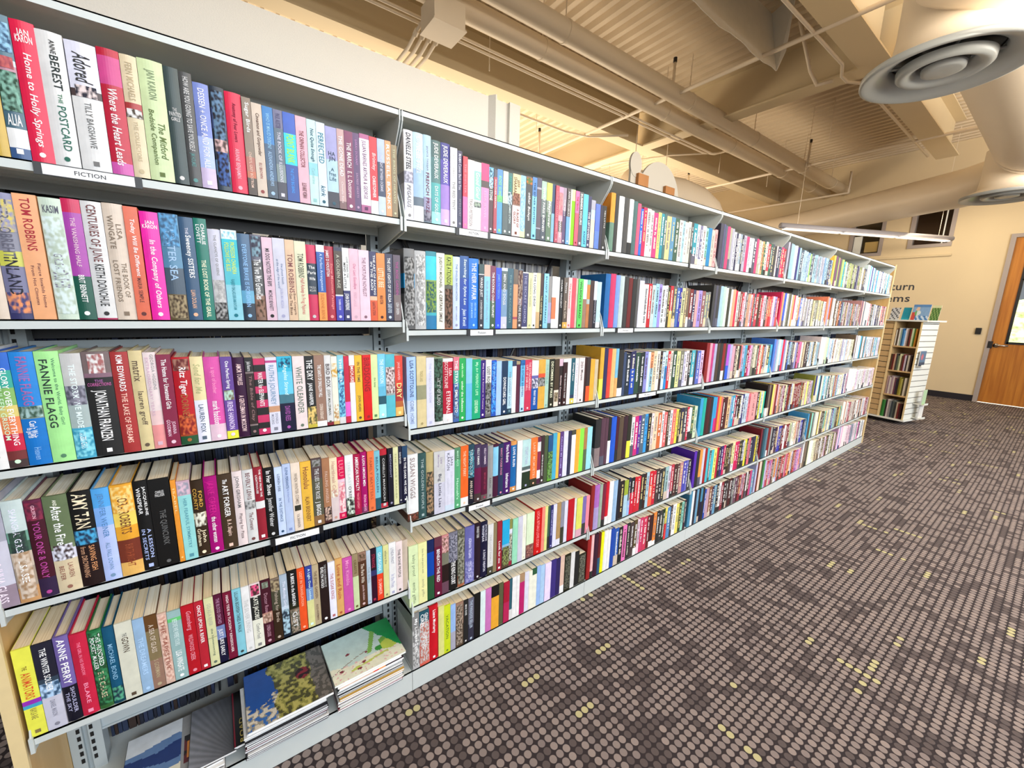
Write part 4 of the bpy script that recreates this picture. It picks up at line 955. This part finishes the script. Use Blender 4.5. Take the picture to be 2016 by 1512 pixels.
def profile(w, D, hard):
    b = .0026 if hard else .0007; bulge = min(.0034, w*.10) if hard else .0004
    arc = [(w*k/8, -bulge*math.sin(math.pi*k/8)) for k in range(9)]
    inner = [(w-b, D), (w-b, .004), (b, .004), (b, D)]
    return [(0.0, D)]+arc+[(w, D)]+inner, b, bulge
def book_geometry(rec, x, z, cover, pages, letters):
    """writes one book into the given mesh builders, lower left front corner at (x, 0, z)"""
    w = rec['w']-.0008; h = rec['h']; hard = rec['k'] == 'h'; D = min(.195, h*(.66 if hard else .645))
    prof, b, bulge = profile(w, D, hard); n = len(prof)
    lv = [0.0]+[1-f for f, c in reversed(rec['B']) if f > 0]+[1.0]; lv = sorted(set(lv))
    cs = [hx(c) for f, c in reversed(rec['B'])]
    base = len(cover.v)
    for f in lv: cover.v += [(x+p_[0], p_[1], z+f*h) for p_ in prof]
    for i in range(len(lv)-1):
        for k in range(n):
            j = (k+1) % n; o0 = base+i*n; cover.f.append((o0+k, o0+j, o0+n+j, o0+n+k)); cover.c.append(cs[min(i, len(cs)-1)])
    # top and bottom edges of the boards and spine
    for (o0, c, rev) in ((base, cs[0], True), (base+(len(lv)-1)*n, cs[-1], False)):
        fs = [(0, 1, n-2, n-1), (9, 10, n-4, n-3)]+[(k, k+1, n-2 if k < 5 else n-3) for k in range(1, 9)]+[(5, n-3, n-2)]
        for f in fs:
            f = tuple(o0+q for q in f); cover.f.append(f if not rev else f[::-1]); cover.c.append(c)
    dz = .0035 if hard else .0004
    if pages is not None: pages.box(x+b+.0002, x+w-b-.0002, .0042, D-(.004 if hard else .0005), z+dz, z+h-dz, hx('efe4cc') if pages.c is not None and rec.get('st') else None)
    def ysurf(px): return -bulge*math.sin(math.pi*min(1, max(0, px/w)))-(.0010 if hard else .0005)
    for ti, t in enumerate(rec['T']):
        if isinstance(letters, list): letters_ = MB(); letters.append(('spine_lettering', letters_))
        else: letters_ = letters
        if t[0] == '*':                       # small picture printed on the spine: irregular patches
            if isinstance(letters, list): letters[-1] = ('cover_picture', letters_)
            f0, f1, tw = float(t[1]), float(t[2]), float(t[4]); cc = [hx(t[3]), hx(t[5])]; nx = max(5, int(w*tw/.0016)); ny = max(4, int(h*(f1-f0)/.0022)); a0 = w*(1-tw)/2; sd = rec['x']*31+f0*7
            for i in range(nx):
                for j in range(ny):
                    q = mnoise.noise(Vector((i*.33+sd, j*.30, sd*3))); 
                    q = min(1, max(0, .5+q*1.6)); q = round(q*6)/6; c = tuple(cc[1][e]+(cc[0][e]-cc[1][e])*q for e in range(3)); xa, xb = a0+w*tw*i/nx, a0+w*tw*(i+1)/nx; za, zb = z+h*(1-f1)+h*(f1-f0)*j/ny, z+h*(1-f1)+h*(f1-f0)*(j+1)/ny
                    letters_.face([(x+xa, ysurf(xa)+.0001, za), (x+xb, ysurf(xb)+.0001, za), (x+xb, ysurf(xb)+.0001, zb), (x+xa, ysurf(xa)+.0001, zb)], c)
            continue
        s, f0, f1, c = t[0], float(t[1]), float(t[2]), hx(t[3]); tw = float(t[4]) if len(t) > 4 and t[4] else .5
        off = 0; st = ''
        for e in t[5:]:
            try: off = float(e)
            except ValueError: st = e
        if st == 'h':
            za, zb = z+h*(1-f0), z+h*(1-f1)
            put_text(letters_, s, lambda u, v: (x+w*(.5-tw/2+u*tw), ysurf(w*(.5-tw/2+u*tw)), zb+(za-zb)*v), c)
        else:
            L0, ln_ = z+h*(1-f0), h*(f1-f0); sl = .25/max(1, len(s))*1.2 if st == 'i' else 0
            put_text(letters_, s, lambda u, v: (x+w*(.5+off+(v-.5)*tw), ysurf(w*(.5+off+(v-.5)*tw)), L0-u*ln_), c, sl)
    # publisher's mark at the foot
    last = max([float(t[2]) for t in rec['T']]+[0])
    if last < .9 and [t for t in rec['T'] if t[0] != '*']:
        c = hx([t for t in rec['T'] if t[0] != '*'][-1][3]); r_ = min(.0045, w*.2); zc = z+h*.055
        if isinstance(letters, list): letters_ = MB(); letters.append(('publisher_mark', letters_))
        else: letters_ = letters
        if (rec['n']*7+rec['r']) % 3 == 0: pts = [(-r_, -r_), (r_, -r_), (r_, r_), (-r_, r_)]
        else: pts = [(r_*math.cos(2*math.pi*q/10), r_*math.sin(2*math.pi*q/10)) for q in range(10)]
        letters_.face([(x+w/2+p_[0], ysurf(w/2+p_[0])-.0001, zc+p_[1]) for p_ in pts], c)
near = [r_ for r_ in recs if not r_['far']]
byrow = {}
for r_ in recs: byrow.setdefault((r_['b'], r_['r']), []).append(r_)
ORD = 'first second third fourth fifth sixth seventh eighth ninth tenth eleventh twelfth thirteenth fourteenth fifteenth sixteenth seventeenth eighteenth nineteenth'.split()
def wc(s): return len(s.replace('-', ' ').split())
def make_label(r_, mode):
    row = byrow[(r_['b'], r_['r'])]; i = row.index(r_)
    bay = ('nearest bay', 'second bay')[r_['b']]
    kind = 'hardback' if r_['k'] == 'h' else 'paperback'
    size = 'thick ' if r_['w'] > .034 else ('thin ' if r_['w'] < .0175 else '')
    tt_ = [t for t in r_['T'] if t[0] != '*']; tc_ = cname(tt_[0][3]).split('-')[-1]+'-lettered ' if tt_ else ''
    c = r_['c'].replace('-', ' '); c2 = (' and '+r_['c2'].replace('-', ' ')) if r_['c2'] else ''
    if mode == 0:
        if i == 0: nb = 'at the left end'
        elif i == len(row)-1: nb = 'at the right end'
        else: nb = 'between %s and %s' % (row[i-1]['c'].replace('-', ' '), row[i+1]['c'].replace('-', ' '))
    else:
        n, e = (i+1, 'left') if i+1 <= len(row)-i else (len(row)-i, 'right')
        nb = '%s from the %s' % (ORD[n-1] if n <= 19 else 'twentieth', e)
    for sz, k2, t_ in ((size, c2, tc_), ('', c2, tc_), (size, '', tc_), ('', '', tc_), ('', '', '')):
        s = '%s%s%s%s %s, %s, %s shelf, %s' % (sz, t_, c, k2, kind, nb, ROW[r_['r']], bay)
        if wc(s) <= 16: break
    return s
lab0 = [make_label(r_, 0) for r_ in near]
for r_, l in zip(near, lab0): r_['label'] = make_label(r_, 1) if lab0.count(l) > 1 else l
for r_ in near:
    z = (SH0 if r_['b'] == 0 else SH)[r_['r']]
    kind = 'hardback_book' if r_['k'] == 'h' else 'paperback_book'
    rt_ = empty(kind, (r_['x']+.0004, .0065 if r_['k'] == 'h' else .003, z+.0003), r_['label'], 'book', 'books on the %s shelf of the %s bay' % (ROW[r_['r']], ('nearest', 'second')[r_['b']]))
    cv_, pg, lt = MB(), MB(), []; book_geometry(r_, 0, 0, cv_, pg, lt)
    cv_.build('cover', M_cover, rt_); pg.build('page_block', M_pages, rt_)
    for nm_, q in lt:
        if q.v: q.build(nm_, M_matte, rt_)
# all the remaining, smaller-looking volumes further along
SM = MB(); rr = random.Random(21)
def far_book(x, w, h, z, B, T, kind, r=0, n=1):
    rec = dict(x=x, w=w, h=h, k=kind, B=B, T=T, r=r, n=n, st=True); pg = SM
    k0 = len(SM.v); book_geometry(rec, x, z, SM, SM, SM)
    for i in range(k0, len(SM.v)): v = SM.v[i]; SM.v[i] = (v[0], v[1]+.005, v[2])
def marks(x, w, h, z, c):                 # small illegible strokes of lettering down the spine
    zz = z+h*(1-rr.uniform(.05, .12)); end = z+h*rr.uniform(.1, .35); tw = w*rr.uniform(.3, .5); x0 = x+w/2-tw/2; y = .0037
    while zz > end:
        l = rr.uniform(.003, .0065)
        if rr.random() > .18: k = rr.uniform(.6, 1); SM.face([(x0, y, zz-l), (x0+tw*k, y, zz-l), (x0+tw*k, y, zz), (x0, y, zz)], c)
        zz -= l+.0022
for r_ in recs:
    if r_['far']: far_book(r_['x']+.0004, r_['w'], r_['h'], (SH0 if r_['b'] == 0 else SH)[r_['r']]+.0003, r_['B'], r_['T'], r_['k'], r_['r'], r_['n'])
for ln in FAR.strip().split('\n'):
    q = ln.split(); b, r = int(q[0][0]), int(q[0][1]); cs = q[1:]; target = 31 if b < 6 else 30
    while len(cs) < target: i = rr.randrange(len(cs)); cs.insert(i, cs[rr.randrange(len(cs))][:3])
    ws = [rr.uniform(.7, 1.35) for _ in cs]; x = (b-1)*W+.012; tot = W-.024; k = tot/sum(ws); z = SH[r]+.0003; hh = .235
    lead = rr.randint(5, 10)
    for i, (c, w) in enumerate(zip(cs, ws)):
        w *= k; cc = c.split('>'); B = [(0.0, cc[0])]+([(rr.choice((.4, .5, .6)), cc[1])] if len(cc) > 1 else [])
        if len(cc) == 1 and rr.random() < .22: B.append((round(rr.uniform(.72, .86), 2), rr.choice(('eee', '222', 'cba', '556'))))
        if i < lead: hh = .238-.002*i+rr.uniform(-.003, .003); kd = 'h'
        else: hh = max(.17, .212-.0007*(i-lead)+rr.uniform(-.006, .004)); kd = 'p'
        far_book(x, w-.0004, hh, z, B, [], kd)
        lum = sum(hx(cc[0])); 
        if rr.random() < .88: marks(x, w, hh, z, hx(rr.choice(('f4f4f4', 'e8e0d0', 'f4f4f4', 'eed890')) if lum < 1.0 else rr.choice(('444448', '777780', '553333'))))
        x += w
# and the few beyond the left edge of the picture
for r in (1, 2):
    x = XL+.03
    for c in (('b44', '357', 'dca')[:3 if r == 1 else 1]): far_book(x, .026, .238, SH0[r]+.0003, [(0.0, c)], [], 'h'); x += .028
SM.build('x', M_matte) if 0 else None
o = SM.build('shelved_books', M_matte); tag(o, 'all the smaller-looking books filling the shelving bays towards the far end', 'books', kind='stuff')
# ---------------------------------------------------------------- shelf label holders
def holder(bay, r, px0, px1, word, label):
    z = (SH0 if bay == 0 else SH)[r]
    rt_ = empty('shelf_label_holder', (px0, -.003, z), label, 'label holder')
    w = px1-px0
    m = MB(); m.box(-.012, w+.012, -.001, .0028, -.024, -.001); m.build('black_strip', M_blackplastic, rt_)
    m = MB(); m.box(0, w, -.0025, -.001, -.0225, -.003); m.build('card', M_card, rt_)
    m = MB(); put_text(m, word, lambda u, v: (w*.33+u*w*.34, -.0028, -.0165+.008*v)); m.build('card_lettering', M_ink, rt_)
holder(0, 1, -.735, -.600, 'FICTION', 'white FICTION card holder under the pale postcard-titled book, top shelf')
holder(0, 4, -.400, -.285, 'FICTION', 'white FICTION card holder on the fourth shelf edge of the nearest bay')
holder(1, 1, .190, .300, 'FICTION', 'small white card holder on the top shelf edge of the second bay')
holder(1, 2, .235, .330, 'Fiction', 'white Fiction card in a black holder, second shelf of the second bay')
holder(1, 4, .235, .330, 'Fiction', 'white Fiction card in a black holder, fourth shelf of the second bay')
holder(2, 1, 1.56, 1.68, 'Fiction', 'white card holder on the top shelf edge of the third bay')
holder(2, 2, 1.02, 1.13, 'Fiction', 'white card holder on the second shelf edge of the third bay')
holder(2, 3, 1.22, 1.36, 'Fiction', 'white card holder on the third shelf edge of the third bay')
# ---------------------------------------------------------------- magazines on the nearest base
from mathutils import noise as mn
def nz(u, v, s, o=0): return mn.noise(Vector((u*s+o, v*s-o, o*1.7)))
def art_floral(u, v):
    if u > .60+.5*(1-v)+.03*nz(u, v, 6): return '1f9a50'
    if (u-.86)**2+(v-.42)**2 < .03 and u > .74: return 'c9d85a' if (u-.86)**2+(v-.36)**2 < .018 else '7db54a'
    if abs(u-.62-.35*(v-.55)) < .025+.02*v and v > .35: return '8cbf5a'
    if (u-.70)**2+(v-.36)**2 < .0035: return '3f9a3f'
    if abs(v-.20-.62*u+.35*u*u) < .008 and u < .62: return '9a8f80'
    for a, b in ((.52, .40), (.28, .52), (.36, .12), (.14, .22), (.44, .22)):
        if (u-a)**2+(v-b)**2 < .0007: return '8a3a44'
    if abs(v-.10-.16*u) < .02+.02*nz(u, v, 14) and .25 < u < .8: return 'c9d36a'
    if nz(u, v, 22, 3) > .34 and v < .3: return 'e8b8b8'
    return 'cfe3dd' if v > .3+.1*nz(u, v, 5) else 'efeed8'
def art_jeep(u, v):
    n = nz(u, v, 7, 2); n2 = nz(u, v, 20, 5)
    if u < .34+.10*n:
        if v < .42+.2*n and n2 > -.1: return 'd4ccbc' if n2 > .15 else '9a9486'
        return '1f4f9c' if v > .3 else '3a6ab0'
    if (u-.70)**2*1.4+(v-.60)**2 < .012: return '8a2530' if n2 > -.05 else '2a1014'
    if u > .80+.05*n: return '77706a' if n2 > 0 else '55514c'
    return 'b5ad62' if n2 > .18 else ('8d8a45' if n2 > -.12 else '4c4a2c')
def art_rays(u, v):
    a = math.atan2(v+.15, 1.15-u); s = math.sin(a*70)
    k = max(0, .10+.38*(1-u)*(1-v*.5)*(.8+.25*s)); return (k*.55, k*.58, k*.68)
def art_car(u, v):
    if u < .56:
        q = abs(v-.52-.1*nz(u, v, 3)); return hx('1d3470') if q < .10 else (hx('5f7fae') if q < .2 else hx('d5dce4' if v > .5 else 'd8d6c4'))
    if .63 < u < .71 and .30 < v < .55: return 'd98b3a'
    if .60 < u < .74 and .22 < v < .66: return '5a2228' if nz(u, v, 12) > -.2 else '1d1518'
    return '8d8e90' if u < .8 else '3a3532'
def art_road(u, v): return '121212' if u > .15 else '7a2030'
def art_fire(u, v):
    n = nz(u, v, 5)
    if abs(u-.62+.2*v+.1*n) < .12: return 'f5a04a' if n > -.1 else 'd8301e'
    return '35202c' if u > .6 else 'dcc0b0'
def magazine(x, y, z, w, d, t, rz, label, art=None, col_='eeeeee', word=None):
    rt_ = empty('magazine', (x, y, z), label, 'magazine', 'magazines on the base of the nearest bay', rz=rz)
    c = hx(col_); m = MB(); tt = min(.0008, t*.25)
    if art:
        n, k = 64, 58
        for i in range(n):
            for j in range(k):
                q = art((i+.5)/n, (j+.5)/k); q = hx(q) if isinstance(q, str) else q
                m.face([(w*i/n, d*j/k, t), (w*(i+1)/n, d*j/k, t), (w*(i+1)/n, d*(j+1)/k, t), (w*i/n, d*(j+1)/k, t)], q)
        m.box(0, w, 0, d, t-tt, t-.0001, c)
    else: m.box(0, w, 0, d, t-tt, t, c)
    m.box(0, w, 0, d, 0, tt, c); m.box(0, .0008, 0, d, 0, t, c)
    m.build('cover', M_cover, rt_)
    m = MB(); m.box(.001, w-.001, .0015, d-.001, tt, t-tt); m.build('pages', M_card, rt_)
    if word:
        m = MB(); put_text(m, word, lambda u, v: (w*.62-v*w*.34+w*.25, d*(.04+.42*u), t+.0003), hx('d9c36a')); m.build('cover_lettering', M_matte, rt_)
rr = random.Random(4); zb = .0845
nm = ['bottom', 'second', 'third', 'fourth', 'fifth', 'sixth', 'seventh', 'eighth', 'ninth', 'tenth', 'eleventh', 'twelfth', 'thirteenth', 'fourteenth', 'fifteenth']
def pile(x, top, w, cols_, pilename, yo=-.015, first=.0):
    z = zb
    for i, c in enumerate(cols_):
        t = rr.choice((.005, .0065, .008)); z += .0002
        magazine(x+rr.uniform(-.004, .004), yo+rr.uniform(-.004, .006), z, w, .195, t, rr.uniform(-.012, .012), '%s magazine counted from the base of the %s' % (nm[i], pilename), None, c); z += t
    return z+.0003
z1 = pile(-.262, 0, .222, ['3a3a44', 'eeeeee', '8a2535', 'e6e6e0', '2c3c34', 'dddddd', '51313a', 'f2f2f2', 'caa04a', 'eeeeee', '1c1c20', 'e0e0e0', 'f4f4f4', '2a3a3a'], 'right pile under the green-white floral magazine')
magazine(-.258, -.018, z1, .222, .20, .006, .02, 'red and orange fiery magazine just below the white floral one', art_fire, 'f2f2f2'); z1 += .0065
magazine(-.262, -.015, z1, .220, .20, .006, .03, 'plain white magazine edge directly under the white and green floral magazine', None, 'f6f6f6'); z1 += .0065
magazine(-.270, -.012, z1, .245, .200, .007, .02, 'white and green floral magazine on top of the right pile', art_floral, 'e9efe4')
z2 = pile(-.52, 0, .225, ['222228', '8d8d92', '1c1c20', 'dcdcdc', '3a2228', 'cfcfd2', '2b2b30', '6a2534', '1f1f24', 'e8e8e8', '24242a', 'd0d0d0', '1a1a1e', 'eeeeee'], 'middle pile under the off-road vehicle magazine')
magazine(-.515, -.014, z2, .222, .20, .007, -.01, 'white magazine edge directly below the off-road vehicle magazine', None, 'f4f4f4'); z2 += .0075
magazine(-.512, -.022, z2, .236, .225, .008, .0, 'magazine with blue sky, rocks and dark red off-road vehicle on cover', art_jeep, 'f0f0ee')
z3 = pile(-.80, 0, .225, ['30242a', 'dcdcdc', '7a3040', 'c8c8ca', '24242a', 'e4e4e4'], 'left pile under the pale car magazine', first=.0)
magazine(-.800, -.010, z3, .225, .215, .007, .01, 'pale magazine with a small orange car on its cover, leftmost pile', art_car, 'd6dade')
z4 = zb+.058
magazine(-.640, -.012, z3+.0075, .105, .21, .0065, .0, 'dark magazine cover with fine grey rays beside the ROAD magazine', art_rays, '222222') if 0 else None
magazine(-.655, -.006, z3+.0078, .112, .21, .006, -.01, 'black and grey magazine with fine rays, left of the gold-lettered one', art_rays, 'bbbbbb')
# the ROAD magazine leans between the left and middle piles
magazine(-.548, -.004, z3+.010, .030, .205, .010, .0, 'narrow black magazine edge with gold ROAD lettering beside the middle pile', art_road, '1a1a1a', 'ROAD')
# ---------------------------------------------------------------- slatwall display rack
RX, RY, RA = 6.98, -.07, math.radians(-12)
rk = empty('display_rack', (RX, RY, 0), 'white slatwall rotating display rack behind the far end of the shelving', 'display rack', rz=RA)
S, SX, O_, RH = .61, .44, .28, 1.40         # side, open width, height ; local x goes away from the camera, y to the left
m = MB(); m.box(-.02, SX+.02, -.02, S+.02, .055, .075); m.build('base_board', M_whitep, rk)
m = MB(); m.lathe([(.17, .01), (.17, .055)], SX/2, S/2, 24); m.build('plinth', M_blackplastic, rk)
m = MB(); m.box(-.03, SX+.05, -.05, S+.04, RH, RH+.02); m.build('top_board', M_whitep, rk)
def slat(x0, x1, y0, y1, nm_, mat, axis):
    m = MB(); z = .08
    while z < RH-.02:
        m.box(x0, x1, y0, y1, z, min(z+.068, RH)); z += .0762
    s = m.build(nm_, mat, rk)
    m = MB()
    if axis == 'x': m.box(x0+.004, x1-.001, y0+.002, y1-.002, .078, RH-.001)
    else: m.box(x0+.002, x1-.002, y0+.004, y1-.001, .078, RH-.001)
    m.build('groove_backing', M_blackplastic, s)
slat(0, .018, O_, S, 'slatwall_panel', M_tanlam, 'x'); slat(0, SX, 0, .018, 'slatwall_panel', M_whitep, 'y')
slat(SX-.018, SX, .02, S-.02, 'slatwall_panel', M_whitep, 'x'); slat(.02, SX-.02, S-.018, S, 'slatwall_panel', M_whitep, 'y')
m = MB(); m.box(0, .30, O_-.01, O_+.01, .075, RH); m.build('side_board', M_tanlam, rk)
m = MB(); m.box(.28, .30, .018, O_, .075, RH); m.build('back_board', M_tanlam, rk)
for a, b in ((-.004, .004),): 
    m = MB(); m.box(-.006, 0, -.002, .016, .075, RH); m.build('maple_edge', M_trim, rk); m = MB(); m.box(-.006, 0, O_-.008, O_+.01, .075, RH); m.build('maple_edge', M_trim, rk)
lev = [.075, .40, .735, 1.07]
for z in lev[1:]:
    m = MB(); m.box(-.002, .28, .018, O_-.01, z-.018, z); m.build('shelf', M_tanlam, rk)
CR, SR = math.cos(RA), math.sin(RA)
def rack_pt(x, y): return (RX+x*CR-y*SR, RY+x*SR+y*CR)
pics = [('d8d4c8 4a3a2a e8e4dc 9ab0a0 2a70b8 5aa0d8 e4e4e8 b89a94 3a2a22 7a2a2a c9d8b0 4a7a30 c8882a'.split(), 3, .225), ('4a3020 7a2020 c9a48a 3a3a3a 6a7a5a d8dcb0 5a3a2a 8a2a3a c8b8c8 2a2222 c8c0b0 3a2a2a'.split(), 2, .215),
        ('c8b0a8 9a8090 e0d8d0 a89098 d8c8b8 6a3a4a 2a2230 3a2a2a 8a8020 b0a850 4a4020 d8d0c0'.split(), 1, .24), ('1f7a30 3a8a40 2a1a1a d8c8c8 8a8a88 3a4248 5a6a68 2a3030 c8b8a0 6a2020 3a1a18'.split(), 0, .235)]
seen = {}
for cols_, li, hh in pics:
    y = O_-.016
    lean = .10 if li == 0 else .0
    for i, c in enumerate(cols_):
        w = (O_-.05)/len(cols_)*rr.uniform(.75, 1.0); h = hh+rr.uniform(-.02, .015); y -= w+.0012
        px, py = rack_pt(.012+rr.uniform(0, .012), y)
        m = MB(); m.box(0, .19, 0, w, 0, h, hx(c)); m.box(.001, .186, .0012, w-.0012, h-.0005, h+.0003, hx('e8e2d0'))
        o = m.build('picture_book', M_matte, loc=(px, py, lev[li]+.0006)); o.rotation_euler = (0, 0, RA)
        cn = cname(c); pv = cname(cols_[i-1]) if i else None; lvl = ('bottom', 'third', 'second', 'top')[li]
        l = 'thin %s book %s, %s level of the display rack' % (cn.replace('-', ' '), ('right of the %s one' % pv.replace('-', ' ')) if pv else 'at left end', lvl)
        if l in seen: l = 'thin %s book, %s from the left, %s level of the display rack' % (cn.replace('-', ' '), ORD[i], lvl)
        seen[l] = 1; tag(o, l, 'picture book', 'thin picture books in the display rack')
# picture books standing face out on the top board
def face_out(y, w, h, fn, label, base=RH+.0205, x=.0, n=18, loc=None, yaw=0):
    px, py = rack_pt(x, y)
    rt_ = empty('picture_book', (px, py, base), label, 'picture book', rz=RA+yaw); rt_.rotation_euler = (0, math.radians(12), RA+yaw)
    m = MB()
    for i in range(n):
        for j in range(n):
            q = fn((i+.5)/n, (j+.5)/n); a, b = w*(1-i/n), w*(1-(i+1)/n)
            m.face([(0, a, h*j/n), (0, b, h*j/n), (0, b, h*(j+1)/n), (0, a, h*(j+1)/n)], hx(q))
    m.box(.0004, .002, 0, w, 0, h, hx('e6e6e6')); m.build('front_cover', M_cover, rt_)
    m = MB(); m.box(.002, .010, .002, w-.002, .002, h-.002); m.build('page_block', M_pages, rt_)
face_out(.16, .085, .165, lambda u, v: '1793ac' if v > .1 else '2aa9bd', 'plain teal picture book facing out on top of the display rack', x=.02)
def blue_fn(u, v):
    d = (u-.32)**2+(v-.45)**2
    if (u-.3)**2+(v-.72)**2 < .012: return 'e8c8a8'
    if d < .03: return 'd8e8e8' if u > .3 else '6ab06a'
    if u < .2 and v < .5: return 'c8504a'
    if v < .3: return 'c8dcf0' if (u*7+v*5) % 2 > 1 else '4a80b8'
    return '5a8cc4' if v > .85 else '86aed8'
face_out(-.035, .175, .205, blue_fn, 'blue illustrated picture book facing out on top of the display rack', x=.0)
face_out(-.13, .085, .195, lambda u, v: ('d8dcae' if v > .86 else ('4f7a3e' if (int(u*9)+int(v*7)) % 3 else '8fae6a')), 'green picture book facing out at the right of the rack top', x=.01)
face_out(.27, .10, .16, lambda u, v: ('c8ccd0' if (int(u*6)+int(v*8)) % 3 else '555c66'), 'grey patterned picture book facing out at the left of the rack top', x=.01)
# face-out volume and clear brochure holders on the right slatwall
def right_item(name, x, z, w, h, fn, label, out=.03):
    px, py = rack_pt(x, 0); rt_ = empty(name, (px, py, z), label, 'picture book' if name == 'picture_book' else 'brochure holder', rz=RA)
    m = MB(); n = 12
    for i in range(n):
        for j in range(n):
            q = fn((i+.5)/n, (j+.5)/n); m.face([(w*i/n, -out, h*j/n), (w*(i+1)/n, -out, h*j/n), (w*(i+1)/n, -out, h*(j+1)/n), (w*i/n, -out, h*(j+1)/n)], hx(q))
    m.box(0, w, -out+.0005, -out+.012, 0, h, hx('dddddd')); m.build('front_cover' if name == 'picture_book' else 'brochure', M_cover, rt_)
    m = MB(); m.box(-.004, w+.004, -out-.03, -.001, -.006, -.001); m.box(-.004, w+.004, -out-.032, -out-.03, -.006, .02); m.build('wire_ledge' if name == 'picture_book' else 'clear_tray', M_whitep, rt_)
right_item('picture_book', .03, .82, .15, .20, lambda u, v: ('c46a78' if (u-.4)**2+(v-.6)**2 < .04 else ('5a7896' if v > .25 else '37465e')), 'small face-out book with a figure on the rack side panel')
right_item('brochure_holder', .17, .30, .10, .20, lambda u, v: 'b8d8b0', 'pale green brochure in a holder low on the rack side', .09)
right_item('brochure_holder', .21, .10, .11, .24, lambda u, v: 'f0f0ee', 'white brochure holder at the lowest right corner of the rack', .07)
